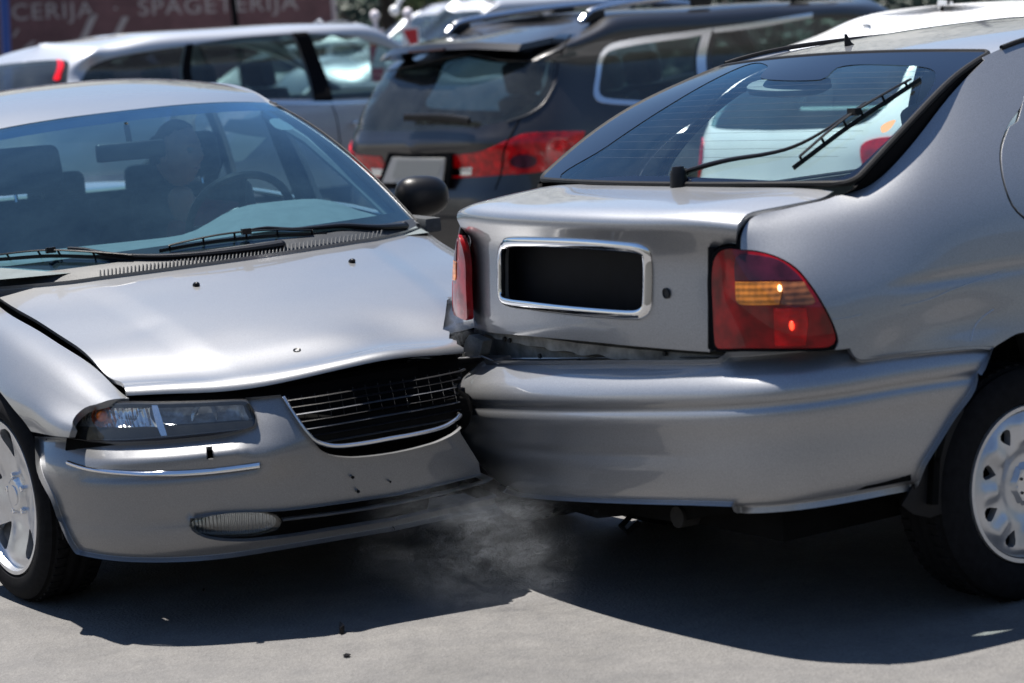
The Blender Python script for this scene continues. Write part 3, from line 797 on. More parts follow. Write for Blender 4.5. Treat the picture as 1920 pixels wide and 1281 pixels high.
# headlamps
LZ = [.50, .545, .58, .615, .65, .69]; LD = [.018, .042, .058, .081, .111, .155]
S_lamp = Surf(plan_net([(x, y) for x, y in PLN], list(zip(LZ, LD)), list(zip(LZ, LD))), FL, post=tiltL)
lamp_px = [(137, 812), (141, 790), (152, 770), (180, 759, ), (240, 756), (300, 756), (400, 753), (458, 751), (470, 758), (476, 778), (479, 796), (470, 804), (420, 810), (340, 818), (230, 826), (160, 824)]
lamp_loop = S_lamp.loop(lamp_px)
ctr = S_lamp.px(300, 788)
def lampmat(name, f=1.0):
    m, nt, out = nm(name); L = nt.links.new; p = N(nt, 'BsdfPrincipled', i_Metallic=.75, i_Roughness=.14); tc = N(nt, 'TexCoord')
    v = N(nt, 'TexVoronoi', i_Scale=26.); L(tc.outputs['Object'], v.inputs['Vector'])
    r = N(nt, 'ValToRGB'); r.color_ramp.elements[0].color = (.50, .52, .56, 1); r.color_ramp.elements[1].color = (1, 1, 1, 1); r.color_ramp.elements[0].position = .15; r.color_ramp.elements[1].position = .7
    L(v.outputs['Color'], r.inputs[0]); L(r.outputs[0], p.inputs['Base Color'])
    w = N(nt, 'TexWave', i_Scale=30., i_Distortion=.6); w.bands_direction = 'X'; L(tc.outputs['Object'], w.inputs['Vector'])
    b = N(nt, 'Bump', i_Strength=.55 * f, i_Distance=.004); L(w.outputs[1], b.inputs['Height']); b2 = N(nt, 'Bump', i_Strength=.7, i_Distance=.012); L(v.outputs['Distance'], b2.inputs['Height']); L(b.outputs[0], b2.inputs['Normal'])
    L(b2.outputs[0], p.inputs['Normal']); L(p.outputs[0], out.inputs[0]); return m
M['lamp_inner'] = lampmat('lamp_reflector')
M['lamp_inner2'] = prin('lamp_fluted', (.30, .32, .35), .2, .3, 0, noise_amt=.6, noise_scale=35, bump=.6, bump_scale=60)
def mir_st(st, on, surf): return np.column_stack([surf.S - st[:, 0], st[:, 1]]) if on else st
for mir in (0, 1):
    hl = patch('headlamp', S_lamp, mir_st(lamp_loop, mir, S_lamp), M['lamp_glass'], sedan, h=.03, lip=.0, off=.002)
    lo = lamp_loop; cen = lo.mean(0)
    patch('lamp_seal', S_lamp, mir_st(cen + (lo - cen) * [1.02, 1.10], mir, S_lamp), M['black_plastic'], hl, holes=[mir_st(cen + (lo - cen) * [.985, .94], mir, S_lamp)], h=.03, lip=.02, off=0)
    # bowls
    def bowl(px, depth, mat, name):
        l2 = S_lamp.loop(px); c2 = l2.mean(0)
        P2, F, bd = fill2d(l2, [], .014); d = pdist(P2, l2); k = np.clip(d / .045, 0, 1)
        st = mir_st(P2, mir, S_lamp); P = S_lamp.ev(st); Q = P + np.outer(depth * (.35 + .65 * np.sqrt(k)), [0, 1, .0])
        mb = MB(); mb.add(Q, F); return mb.obj(name, mat, hl)
    bowl([(146, 812), (150, 790), (165, 770), (190, 763), (250, 760), (285, 759), (305, 817), (230, 821), (165, 819)], .06, M['lamp_inner'], 'lamp_reflector')
    bowl([(290, 760), (380, 757), (455, 756), (466, 775), (471, 796), (400, 808), (310, 815)], .075, M['lamp_inner2'], 'lamp_reflector')
    bowl([(285, 758), (295, 758), (314, 817), (303, 818)], .012, M['reflector'], 'lamp_divider')
    pb = S_lamp.px(196, 783); pb = mir_st(np.array([pb]), mir, S_lamp); Pb = S_lamp.ev(pb)[0] + [0, .028, 0]
    mb = MB(); mb.ell(Pb, (.016, .014, .016)); mb.obj('amber_bulb', prin('amber_bulb', (.75, .16, .01), .15, 0, 1), hl)
    mb = MB(); mb.lathe([(.030, .0), (.022, .02), (.014, .03)], 'y', Pb + [0, -.005, 0], 20); mb.obj('bulb_holder', prin('amber_holder', (.45, .10, .02), .3, .2), hl)
    pb = mir_st(np.array([S_lamp.px(390, 783)]), mir, S_lamp); Pb = S_lamp.ev(pb)[0] + [0, .055, 0]
    mb = MB(); mb.lathe([(.036, -.02), (.030, .01), (.012, .02), (.001, .02)], 'y', Pb, 24); mb.obj('lamp_bowl', M['reflector'], hl)
# dark filler above and behind the lamps
patch('lamp_support', S_lamp, S_lamp.rect(.30, S_lamp.S - .30, None, S_lamp.T - .075), M['soft_black'], sedan, h=.05, lip=0, warp=lambda P: crush(P * [.97, 1, 1] + [0, .085, 0]))

# grille
def gb(u, v): return S_bump.px(u, v)
pg = [(478, 742), (532, 748), (555, 785), (590, 826), (640, 836), (733, 823)]
gl_ = sym(S_bump, [('px', a, b) for a, b in pg[::-1]] + [('st', gb(478, 742)[0], -.02), ('st', S_bump.S / 2, -.03)])
grille = raw('grille', [(0, 0, 0)] * 3, [], M['black_plastic'], sedan)
tl, tb = gb(520, 745)[1], gb(640, 836)[1]
frame_st = resample([gb(*p) for p in pg], .02); fs, ft = frame_st[:, 0], frame_st[:, 1]
def left_edge(t):
    o = np.argsort(ft[:len(ft)]); return float(np.interp(t, ft[o], fs[o]))
tvals = np.linspace(tl + .022, tb - .012, 7)
for i, t in enumerate(tvals):
    k = np.argmin(np.abs(ft - t)); s0 = min(left_edge(t), S_bump.S / 2 - .2) if t > tl else gb(490, 742)[0]
    ss = np.linspace(s0, S_bump.S - s0, 26); P = S_bump.ev(np.column_stack([ss, np.full(26, t)])) + [0, .035, 0]
    mb = MB(); mb.tube(crush(P), .0032, 6, flat=(1.8, .8)); mb.obj('grille_bar', M['black_plastic'] if i not in (2, 4, 6) else M['chrome_dark'] if 'chrome_dark' in M else M.setdefault('chrome_dark', prin('dull_chrome', (.13, .135, .15), .35, .8)), grille)
mb = MB()
for s_ in np.arange(gb(500, 742)[0], S_bump.S - gb(500, 742)[0], .036):
    tt = [t for t in np.linspace(tl + .012, tb - .008, 12) if t <= tl or (left_edge(t) < s_ < S_bump.S - left_edge(t))]
    if len(tt) > 2:
        P = S_bump.ev(np.column_stack([np.full(len(tt), s_), tt])) + [0, .042, 0]; mb.tube(crush(P), .0014, 4)
mb.obj('grille_mesh', M['black_plastic'], grille)['kind'] = 'stuff'
lowst = resample([gb(*p) for p in [(533, 746), (555, 782), (588, 824), (612, 835), (640, 838), (690, 832), (733, 824)]], .015)
lowst = np.vstack([lowst, np.column_stack([S_bump.S - lowst[::-1, 0], lowst[::-1, 1]])])
P = S_bump.ev(lowst) + [0, .012, 0]
mb = MB(); mb.tube(crush(P), .0062, 10, flat=(1, 1.15)); mb.obj('grille_moulding', M['satin_rail'], grille)

# impact beam behind the bumper skin; left-hand lamp and wing folded back with the rest of the struck corner
bp_ = np.array([(-x * .93, y + .085, .50) for x, y in PLN[6:0:-1]] + [(x * .93, y + .085, .50) for x, y in PLN[:7]])
mb = MB(); mb.tube(crush(resample(bp_, .03)), .06, 10, flat=(.9, 1)); mb.obj('bumper_beam', M['underbody'], sedan)
for ob in [o for o in sedan.children if o.name.split('.')[0] in ('headlamp', 'fender', 'bright_strip')]:
    for oc in [ob] + list(ob.children):
        co = np.array([tuple(v.co) for v in oc.data.vertices])
        if co[:, 0].mean() > .1:
            co = crush(co)
            for v, c in zip(oc.data.vertices, co): v.co = c

# windscreen
def ws_net():
    net = []
    for x0, xt, yb, yt, zb, zt in ((-.765, -.585, 1.66, 2.66, .875, 1.326), (-.55, -.42, 1.47, 2.58, .885, 1.345), (-.28, -.22, 1.35, 2.52, .893, 1.357), (0, 0, 1.31, 2.50, .896, 1.361),
                                   (.28, .22, 1.35, 2.52, .893, 1.357), (.55, .42, 1.47, 2.58, .885, 1.345), (.765, .585, 1.66, 2.66, .875, 1.326)):
        col = []
        for f in (0, .2, .4, .6, .8, 1):
            z = zb + (zt - zb) * (f + .16 * f * (1 - f) * 1.0); z += .035 * math.sin(math.pi * f); col.append((x0 + (xt - x0) * f, yb + (yt - yb) * f, z))
        net.append(col)
    return net
S_ws = Surf(ws_net(), FL, post=tiltL)
mgn = .012
wsr = S_ws.rect(mgn, S_ws.S - mgn, .0, S_ws.T - .004, .03)
patch('windscreen', S_ws, wsr, M['windshield'], sedan, h=.05, lip=0, off=.004)
M['tint_band'] = glass('sunband_glass', (.03, .13, .32), (.4, .7, 1.), .01)
patch('sun_band', S_ws, S_ws.rect(mgn, S_ws.S - mgn, S_ws.T - .13, S_ws.T - .006), M['tint_band'], sedan, h=.05, lip=0, off=.0)
patch('windscreen_border', S_ws, S_ws.rect(.0, S_ws.S, .0, S_ws.T - .0, .03), M['soft_black'], sedan, holes=[resample([(.045, .11), (S_ws.S - .045, .11), (S_ws.S - .045, S_ws.T - .02), (.045, S_ws.T - .02)], .02, True, (0, 1, 2, 3))], h=.03, lip=0, off=-.003)
# roof
def roof_net():
    net = []
    C = [(2.52, 1.363), (2.75, 1.40), (3.0, 1.432), (3.3, 1.462), (3.6, 1.477), (3.9, 1.465), (4.15, 1.42)]
    Sd = [(2.68, 1.328), (2.85, 1.362), (3.05, 1.387), (3.3, 1.408), (3.6, 1.415), (3.9, 1.40), (4.15, 1.36)]
    for x in (-.60, -.55, -.42, -.2, 0, .2, .42, .55, .60):
        w = (abs(x) / .60) ** 2.6; col = []
        for (yc, zc_), (ys, zs_) in zip(C, Sd):
            col.append((x * (.975 if yc < 2.6 else 1.0), yc + (ys - yc) * (abs(x) / .6) ** 2, zc_ + (zs_ - zc_) * w))
        net.append(col)
    return net
S_roof = Surf(roof_net(), FL, post=tiltL)
patch('roof', S_roof, S_roof.rect(0, S_roof.S, .004, S_roof.T), PS, sedan, h=.05, lip=.012)
# rear window, boot lid
def rear_net(rows):
    net = []
    for x in (-1, -.7, -.35, 0, .35, .7, 1):
        net.append([(x * hw, y + dy * x * x, z - dz * x * x) for (hw, y, z, dy, dz) in rows])
    return net
S_rw = Surf(rear_net([(.60, 4.16, 1.42, -.02, .06), (.62, 4.35, 1.27, -.03, .05), (.66, 4.60, 1.05, -.04, .04)]), FL, post=tiltL)
patch('rear_window', S_rw, S_rw.rect(), M['dark_glass'], sedan, h=.08, lip=0)
S_bt = Surf(rear_net([(.68, 4.30, .965, 0, .02), (.68, 4.62, 1.0, -.02, .03), (.64, 4.9, .97, -.04, .03), (.66, 4.95, .80, -.10, .0), (.70, 4.93, .55, -.14, 0), (.72, 4.90, .28, -.16, 0)]), FL, post=tiltL)
patch('boot_lid', S_bt, S_bt.rect(), PS, sedan, h=.08, lip=.01)
# greenhouse sides: pillars with door windows
def gh_net():
    rows = [(1.66, .768, .865, .762, .885), (1.9, .785, .885, .725, 1.02), (2.2, .795, .90, .665, 1.17), (2.5, .80, .91, .615, 1.28), (2.85, .80, .915, .605, 1.365), (3.3, .80, .93, .61, 1.41), (3.7, .79, .94, .61, 1.415), (4.05, .775, .945, .62, 1.36), (4.35, .76, .95, .655, 1.20), (4.62, .72, .955, .68, 1.03)]
    net = []
    for y, xb, zb, xt, zt in rows:
        net.append([(xb, y, zb), (xb + (xt - xb) * .33 + .010, y, zb + (zt - zb) * .36), (xb + (xt - xb) * .68 + .012, y, zb + (zt - zb) * .70), (xt, y, zt)])
    return net
S_gh = Surf(gh_net(), FL, post=tiltL)
w1 = sloop(S_gh, [('side', 1.98, .925, 'c'), ('side', 2.28, 1.12), ('side', 2.55, 1.24), ('side', 2.70, 1.285, 'c'), ('side', 2.74, .95, 'c')], 1)
w2 = sloop(S_gh, [('side', 2.86, .955, 'c'), ('side', 2.84, 1.32, 'c'), ('side', 3.3, 1.365), ('side', 3.65, 1.355, 'c'), ('side', 3.78, .98, 'c')], 1)
w3 = sloop(S_gh, [('side', 3.86, .98, 'c'), ('side', 3.76, 1.33, 'c'), ('side', 4.05, 1.25), ('side', 4.25, 1.0, 'c')], 1)
pl_ = patch('pillar', S_gh, S_gh.rect(step=.03), PS, sedan, holes=[w1, w2, w3], h=.05, lip=.02); mirrored(pl_)
for w in (w1, w2, w3):
    o = patch('side_window', S_gh, w, M['side_glass'], sedan, h=.08, lip=0, off=-.008); mirrored(o)
# A-pillar trims (inside)
for sx in (-1, 1):
    mb = MB(); mb.tube([(sx * .73, 1.72, .90), (sx * .685, 2.0, 1.04), (sx * .62, 2.32, 1.20), (sx * .56, 2.62, 1.30)], .022, 8); mb.obj('pillar_trim', M['interior_grey'], sedan)
    mb = MB(); mb.box((sx * .70, 2.80, 1.10), (.05, .10, .50), rotm('Y', -sx * .3)); mb.box((sx * .80, 2.4, .90), (.06, 1.6, .05)); mb.obj('door_trim', M['interior'], sedan, bevel=.01)
    # thin bright gutter line along the screen edge
    e = np.array([S_ws.ev([(mgn * 0 if sx < 0 else S_ws.S, t)])[0] + [sx * .006, -.0, .006] for t in np.linspace(.02, S_ws.T, 24)])
    mb = MB(); mb.tube(e, .0035, 8); mb.obj('gutter_trim', M['rubber'], sedan)

# cowl and its vent slats
hc = S_hood.ev(np.column_stack([np.linspace(0, S_hood.S, 40), np.zeros(40)])); wc = S_ws.ev(np.column_stack([np.linspace(0, S_ws.S, 40), np.full(40, .035)]))
V = np.vstack([hc + [0, -.02, -.022], hc + [0, .012, -.006], (hc * .45 + wc * .55) + [0, 0, .004], wc + [0, 0, .008]]); F = [(r_ * 40 + i, r_ * 40 + i + 1, (r_ + 1) * 40 + i + 1, (r_ + 1) * 40 + i) for r_ in range(3) for i in range(39)]
mb = MB(); mb.add(V, F); cowl = mb.obj('cowl', M['cowl'], sedan)
mb = MB()
for u in np.linspace(196, 716, 74):
    v = np.interp(u, [190, 400, 545, 700, 720], [527, 498, 480, 450.5, 446]); P0 = on_s(S_hood, u, v + 5, 0); x = P0[0]
    i = int(np.interp(x, hc[:, 0], np.arange(40))); fr_ = np.interp(x, hc[:, 0], np.arange(40)) - i; i = min(i, 38)
    b0 = hc[i] * (1 - fr_) + hc[i + 1] * fr_; w0 = wc[i] * (1 - fr_) + wc[i + 1] * fr_
    a = b0 + [0, .006, .001]; c = b0 + (w0 - b0) * .50 + [.018, 0, .010]
    mb.tube([a, c], .0028, 5)
sl_ = mb.obj('vent_slat', M['cowl'], cowl); sl_['kind'] = 'stuff'
# wipers
wiper(sedan, S_ws, [(528, 476), (470, 477), (390, 483), (300, 488), (210, 484), (160, 474), (130, 472)], [(-120, 496), (0, 489), (90, 483), (180, 485), (285, 490)], r=.013)
wiper(sedan, S_ws, [(752, 437), (700, 433), (640, 430), (590, 434), (545, 437), (500, 434), (470, 438)], [(299, 474), (360, 463), (430, 453), (520, 445), (612, 442)], r=.011)
# washer nozzles, badge hole
for u, v in ((368, 536), (660, 492)):
    P = on_s(S_hood, u, v, 0); mb = MB(); mb.ell(P + [0, 0, .003], (.011, .016, .009), rotm('X', -.25)); mb.obj('washer_nozzle', M['black_plastic'], sedan)
P = on_s(S_hood, 557, 657, .001); n_ = S_hood.nrm(S_hood.px(557, 657))[0]; rq = np.array(Vector((0, 0, 1)).rotation_difference(Vector(n_ * np.sign(n_[2]))).to_matrix())
mb = MB(); mb.lathe([(.0055, .001), (.011, .003), (.0115, -.002)], 'z', P, 20, rq); mb.obj('badge_hole_ring', M['black_plastic'], sedan)
mb = MB(); mb.ell(P, (.0045, .0045, .002)); mb.obj('badge_hole', M['plate_frame'], sedan)
# door mirror, driver side
def door_mirror(parent, c, sx, mat):
    mb = MB(); V = []
    mb.ell((0, 0, 0), (.102, .072, .078), n=28, m=18)
    A = np.array(mb.V); A[:, 0] = np.sign(A[:, 0]) * np.abs(A[:, 0] / .102) ** .72 * .102; A[:, 2] = np.sign(A[:, 2]) * np.abs(A[:, 2] / .078) ** .8 * .078; A[:, 1] = np.where(A[:, 1] > .022, .022, A[:, 1]); A[:, 2] *= 1 - .15 * (A[:, 0] * sx / .115)
    A = A @ rotm('Y', sx * -.05).T + np.array(c); mb.V = [tuple(v) for v in A]
    o = mb.obj('door_mirror', mat, parent)
    g_ = MB(); g_.box((c[0], c[1] + .024, c[2]), (.17, .004, .115)); g_.obj('mirror_glass', M['reflector'], o, bevel=.001)
    g_ = MB(); g_.tube([(c[0] - sx * .08, c[1] + .01, c[2] - .03), (c[0] - sx * .15, c[1] + .03, c[2] - .06)], .03, 10); g_.obj('mirror_foot', mat, o)
cm = FL.on(791, 369, X=.965)
door_mirror(sedan, cm, 1, M['black_plastic']); door_mirror(sedan, (-.965, cm[1], cm[2] - .03), -1, M['black_plastic'])

# cabin
def seat(parent, x, y, z=.28, mat=None, w=.48, head=True, back_h=.62, lean=.35):
    mat = mat or M['interior']
    mb = MB(); mb.box((x, y, z + .10), (w, .50, .16)); s = mb.obj('seat', mat, parent, bevel=.05, seg=4)
    Rx = rotm('X', -lean); b0 = np.array([x, y + .24, z + .16])
    mb = MB(); mb.box(b0 + Rx @ [0, 0, back_h / 2], (w, .13, back_h), Rx); mb.obj('seat_back', mat, s, bevel=.05, seg=4)
    if head:
        mb = MB(); mb.box(b0 + Rx @ [0, 0, back_h + .13], (.27, .11, .17), Rx); mb.obj('head_restraint', mat, s, bevel=.045, seg=4)
        mb = MB()
        for q in (-.05, .05): mb.tube([b0 + Rx @ [q, 0, back_h - .03], b0 + Rx @ [q, 0, back_h + .08]], .007, 6)
        mb.obj('restraint_post', M['chrome'], s)
    return s
seat(sedan, -.31, 2.42, .30); seat(sedan, .33, 2.50, .30)
mb = MB(); mb.box((0, 3.35, .42), (1.3, .5, .2)); rs = mb.obj('rear_bench', M['interior'], sedan, bevel=.05, seg=3)
mb = MB(); mb.box((0, 3.70, .72), (1.3, .16, .60), rotm('X', -.35)); mb.obj('bench_back', M['interior'], rs, bevel=.05, seg=3)
for x in (-.42, 0, .42):
    mb = MB(); mb.box((x, 3.84, 1.04), (.24, .10, .14)); mb.obj('head_restraint', M['interior'], rs, bevel=.04, seg=3)
mb = MB(); mb.box((0, 4.15, .98), (1.25, .6, .03)); mb.obj('parcel_shelf', M['interior_grey'], sedan)
V = []; prof = [(1.40, .885), (1.55, .905), (1.75, .925), (1.92, .93), (2.02, .90), (2.06, .80), (2.04, .60)]
xs = np.linspace(-.74, .74, 31)
for x in xs:
    for k, (y, z) in enumerate(prof):
        hmp = .085 * math.exp(-((x - .36) / .27) ** 4) * sstep(1.5, 1.85, y) * (1 if k < 5 else 0); V.append((x, y + .18 * abs(x) ** 2 * (k < 3), z + hmp))
mb = MB(); mb.add(V, [(i * 7 + k, i * 7 + k + 1, (i + 1) * 7 + k + 1, (i + 1) * 7 + k) for i in range(30) for k in range(6)]); mb.obj('dashboard', M['interior_grey'], sedan)
# steering wheel
sw_c = FL.on(452, 415, Y=2.14); Rs = rotm('X', R(-62))
mb = MB(); mb.tube([sw_c + Rs @ [.19 * math.cos(a), .19 * math.sin(a), 0] for a in np.linspace(0, 2 * math.pi, 40)[:-1]], .015, 8, closed=True); sw = mb.obj('steering_wheel', M['black_plastic'], sedan)
mb = MB(); mb.ell(sw_c, (.075, .06, .03), Rs)
for a in (0.1, math.pi - .1, -math.pi / 2): mb.tube([sw_c, sw_c + Rs @ [.18 * math.cos(a), .18 * math.sin(a), 0]], .013, 6)
mb.obj('wheel_hub', M['black_plastic'], sw)
cm = FL.on(245, 283, Y=2.30); mb = MB(); mb.box(cm, (.25, .03, .065)); mb.tube([cm + [0, .0, .02], cm + [0, .03, .10]], .008, 6); mb.obj('rear_view_mirror', M['black_plastic'], sedan, bevel=.012, seg=3)
mb = MB(); mb.tube([FL.on(395, 250, X=.66), FL.on(408, 300, X=.62), FL.on(385, 365, X=.52), FL.on(360, 430, X=.42)], .018, 6, flat=(1.6, .3)); mb.obj('seat_belt', M['soft_black'], sedan)
st_ = [S_ws.px(u, v) for u, v in ((505, 226), (520, 222), (548, 236), (545, 243), (520, 241))]
patch('inspection_sticker', S_ws, resample(st_, .01, True), prin('sticker', (.10, .14, .15), .6), sedan, h=.02, lip=0, off=-.001)

# ------------------------------------------------------------------ silver hatchback with its rear bumper pulled loose (right)
hatch = thing('hatchback', FR, 'silver hatchback with its rear bumper torn loose and an empty dark number plate recess', 'car')
PH = M['silver_hatch']
def rear_side_net():
    #        row:  z.60            .70             .82            .91            shoulder        upper          top
    C = [
     [(.53, .060, .60), (.53, .066, .70), (.53, .070, .82), (.535, .074, .91), (.55, .066, .975), (.57, .075, 1.015), (.585, .10, 1.036)],
     [(.67, .098, .60), (.67, .098, .70), (.667, .100, .82), (.66, .108, .91), (.648, .122, .975), (.640, .145, 1.018), (.632, .18, 1.048)],
     [(.770, .172, .60), (.770, .170, .70), (.765, .176, .82), (.745, .195, .91), (.713, .225, .98), (.678, .26, 1.032), (.640, .30, 1.066)],
     [(.820, .33, .60), (.820, .33, .70), (.812, .34, .82), (.788, .36, .91), (.755, .40, .99), (.705, .42, 1.050), (.640, .44, 1.090)],
     [(.836, .60, .60), (.838, .60, .70), (.828, .60, .82), (.810, .60, .92), (.783, .61, 1.01), (.715, .625, 1.115), (.618, .64, 1.205)],
     [(.846, .90, .60), (.848, .90, .70), (.838, .90, .82), (.818, .90, .93), (.785, .90, 1.045), (.695, .905, 1.20), (.585, .92, 1.345)],
     [(.848, 1.25, .60), (.850, 1.25, .70), (.842, 1.25, .82), (.822, 1.25, .94), (.780, 1.25, 1.07), (.680, 1.25, 1.26), (.565, 1.25, 1.412)],
     [(.850, 1.9, .60), (.852, 1.9, .70), (.845, 1.9, .82), (.825, 1.9, .94), (.780, 1.9, 1.07), (.685, 1.9, 1.28), (.570, 1.9, 1.435)],
     [(.848, 2.6, .60), (.850, 2.6, .70), (.842, 2.6, .82), (.822, 2.6, .93), (.785, 2.6, 1.05), (.690, 2.6, 1.25), (.575, 2.6, 1.40)],
     [(.840, 3.15, .60), (.842, 3.15, .70), (.835, 3.15, .82), (.820, 3.15, .90), (.80, 3.15, .965), (.765, 3.15, 1.02), (.70, 3.10, 1.08)],
    ]
    # one more row below the others
    return [[(c[0][0] - .004, c[0][1], .40)] + c for c in C]
S_q = Surf(rear_side_net(), FR)
def q_post(P, st):
    P = P.copy(); Y, Z = P[:, 1], P[:, 2]
    P[:, 0] -= .004 * np.exp(-((Z - (.842 + .03 * (Y - .3))) / .012) ** 2) * sstep(.35, .6, Y)         # crease along the flank
    P[:, 0] -= .010 * np.exp(-(((Y - .62) / .14) ** 2 + ((Z - .74) / .05) ** 2))                           # shallow dents above the bumper
    P[:, 0] -= .006 * np.exp(-(((Y - .40) / .06) ** 2 + ((Z - .70) / .05) ** 2))
    P[:, 0] += .012 * np.exp(-(((Y - .95) / .38) ** 2 + ((Z - .66) / .05) ** 2))
    return P
S_q.post = q_post
light_out = [(1388, 466), (1412, 468), (1450, 477), (1490, 499), (1520, 533), (1547, 575), (1566, 615), (1572, 640), (1560, 654), (1480, 657), (1400, 657), (1342, 657), (1336, 640), (1333, 580), (1331, 520), (1336, 484), (1350, 468), (1368, 464)]
def sr(y, z): return ('side', y, z)
quarter = [('px', 1857, 656, 'c'), ('px', 1880, 641), ('px', 1919, 623)] + [sr(.92 + .365 * math.cos(a), .300 + .365 * math.sin(a)) for a in np.linspace(1.62, .95, 5)] + [sr(1.16, .585) + ('c',), sr(1.13, .66), sr(1.08, .76), sr(.99, .87), ('px', 1905, 398), ('px', 1881, 345), ('px', 1874, 285), ('px', 1889, 236), ('px', 1917, 193),
            sr(1.12, 1.335), sr(1.32, 1.395) + ('c',)]
def top_q(y, t): 
    ss = np.linspace(0, S_q.S, 200); P = S_q.ev(np.column_stack([ss, np.full(200, t)])); return ('st', float(np.interp(y, P[:, 1], ss)), t)
quarter += [top_q(1.30, S_q.T) + ('c',), top_q(1.12, S_q.T), ('px', 1850, 84), ('px', 1826, 97, 'c'), ('px', 1846, 113), ('px', 1778, 184), ('px', 1706, 276), ('px', 1634, 346), ('px', 1598, 361), ('px', 1566, 368, 'c'),
            ('px', 1540, 377), ('px', 1480, 390), ('px', 1424, 402), ('px', 1404, 415), ('px', 1393, 434), ('px', 1389, 468, 'c'), ('px', 1412, 469), ('px', 1450, 478), ('px', 1491, 500), ('px', 1521, 534), ('px', 1548, 576), ('px', 1567, 616), ('px', 1573, 641), ('px', 1566, 656, 'c'),
            ('px', 1594, 653, 'c'), ('px', 1600, 664), ('px', 1613, 674), ('px', 1700, 664), ('px', 1830, 654)]
qp = patch('rear_quarter', S_q, sloop(S_q, quarter, 1), PH, hatch, h=.025, lip=.018); mirrored(qp)
# rear door with window opening, front door
dgap = .004
dl = [sr(1.165, .58) + ('c',), sr(1.137, .665), sr(1.088, .765), sr(1.0, .875), ('px', 1909, 396), ('px', 1885, 344), ('px', 1878, 286), ('px', 1893, 238), sr(.975, 1.20), sr(1.13, 1.33), sr(1.33, 1.388), top_q(1.34, S_q.T - .03), top_q(2.0, S_q.T - .03) + ('c',), sr(2.05, .9), sr(2.05, .42) + ('c',), sr(1.34, .42) + ('c',)]
dw = [sr(.945, 1.035), sr(.955, 1.10), sr(1.03, 1.20), sr(1.16, 1.30), sr(1.35, 1.345), sr(1.93, 1.365) + ('c',), sr(1.98, 1.00) + ('c',), sr(1.2, .985), sr(1.0, .985)]
dwl = sloop(S_q, dw, 1)
rd = patch('rear_door', S_q, sloop(S_q, dl, 1), PH, hatch, holes=[dwl], h=.05, lip=.018); mirrored(rd)
o = patch('side_window', S_q, dwl, M['side_glass'], hatch, h=.08, lip=0, off=-.008); mirrored(o)
cen = dwl.mean(0); o = patch('window_seal', S_q, cen + (dwl - cen) * 1.02, M['rubber'], hatch, holes=[cen + (dwl - cen) * .96], h=.06, lip=.01, off=-.001); mirrored(o)
fdl = [sr(2.06, .42) + ('c',), sr(2.06, .9), top_q(2.02, S_q.T - .03) + ('c',), top_q(2.55, S_q.T - .03), top_q(3.0, S_q.T - .03) + ('c',), sr(3.05, .9), sr(3.05, .42) + ('c',)]
fw = sloop(S_q, [sr(2.09, 1.0) + ('c',), sr(2.07, 1.355) + ('c',), sr(2.45, 1.345), sr(2.8, 1.20), sr(2.95, 1.02) + ('c',)], 1)
fd_ = patch('front_door', S_q, sloop(S_q, fdl, 1), PH, hatch, holes=[fw], h=.07, lip=.018); mirrored(fd_)
o = patch('side_window', S_q, fw, M['side_glass'], hatch, h=.1, lip=0, off=-.008); mirrored(o)
# sill, front wing, nose (beyond the frame)
for sx in (-1, 1):
    mb = MB(); mb.box((sx * .80, 2.1, .33), (.10, 1.7, .20)); mb.obj('sill', PH, hatch, bevel=.02)
nose = []
for x in (-1, -.75, -.4, 0, .4, .75, 1):
    nose.append([(x * .80, 3.12, .965 - .03 * x * x), (x * .78, 3.6, .90 - .03 * x * x), (x * .76, 4.05, .80 - .04 * x * x), (x * .76, 4.27 - .10 * x * x, .66), (x * .78, 4.32 - .14 * x * x, .5), (x * .76, 4.28 - .14 * x * x, .28)])
S_nose = Surf(nose, FR); patch('bonnet', S_nose, S_nose.rect(), PH, hatch, h=.08, lip=.01)
nw = [[(.80, y, z), (.835, y, .80), (.845, y, .62), (.84, y, .42)] for y, z in ((3.06, .96), (3.4, .93), (3.8, .86), (4.05, .80))]
S_nw = Surf(nw, FR); nwl = sloop(S_nw, [('st', 0, 0, 'c'), ('st', S_nw.S, 0, 'c'), ('st', S_nw.S, S_nw.T, 'c')] + [sr(3.46 + .36 * math.cos(a), .30 + .36 * math.sin(a)) for a in np.linspace(.35, math.pi - .35, 9)] + [('st', 0, S_nw.T, 'c')], 1)
o = patch('front_wing', S_nw, nwl, PH, hatch, h=.07, lip=.015); mirrored(o)
# roof
def rroof():
    net = []
    for x in (-.578, -.53, -.4, -.2, 0, .2, .4, .53, .578):
        w = (abs(x) / .578) ** 2.8; col = []
        for yc, zc_, ys, zs_, hw in ((1.00, 1.398, 1.05, 1.372, .965), (1.15, 1.414, 1.16, 1.390, .98), (1.4, 1.438, 1.4, 1.412, .985), (1.75, 1.458, 1.75, 1.430, .99), (2.2, 1.452, 2.2, 1.425, 1.0), (2.6, 1.425, 2.58, 1.395, 1.0)):
            col.append((x * hw, yc + (ys - yc) * (abs(x) / .578) ** 2, zc_ + (zs_ - zc_) * w))
        net.append(col)
    return net
S_rr = Surf(rroof(), FR, flip=False)
patch('roof', S_rr, S_rr.rect(0, S_rr.S, .004, S_rr.T), PH, hatch, h=.05, lip=.015)
for sx in (-1, 1):
    P = S_q.ev(np.column_stack([np.linspace(top_q(1.06, S_q.T)[1], top_q(2.6, S_q.T)[1], 30), np.full(30, S_q.T)])) * [sx, 1, 1] + [0, 0, .002]
    mb = MB(); mb.tube(P, .007, 8); mb.obj('roof_gutter', M['rubber'], hatch)
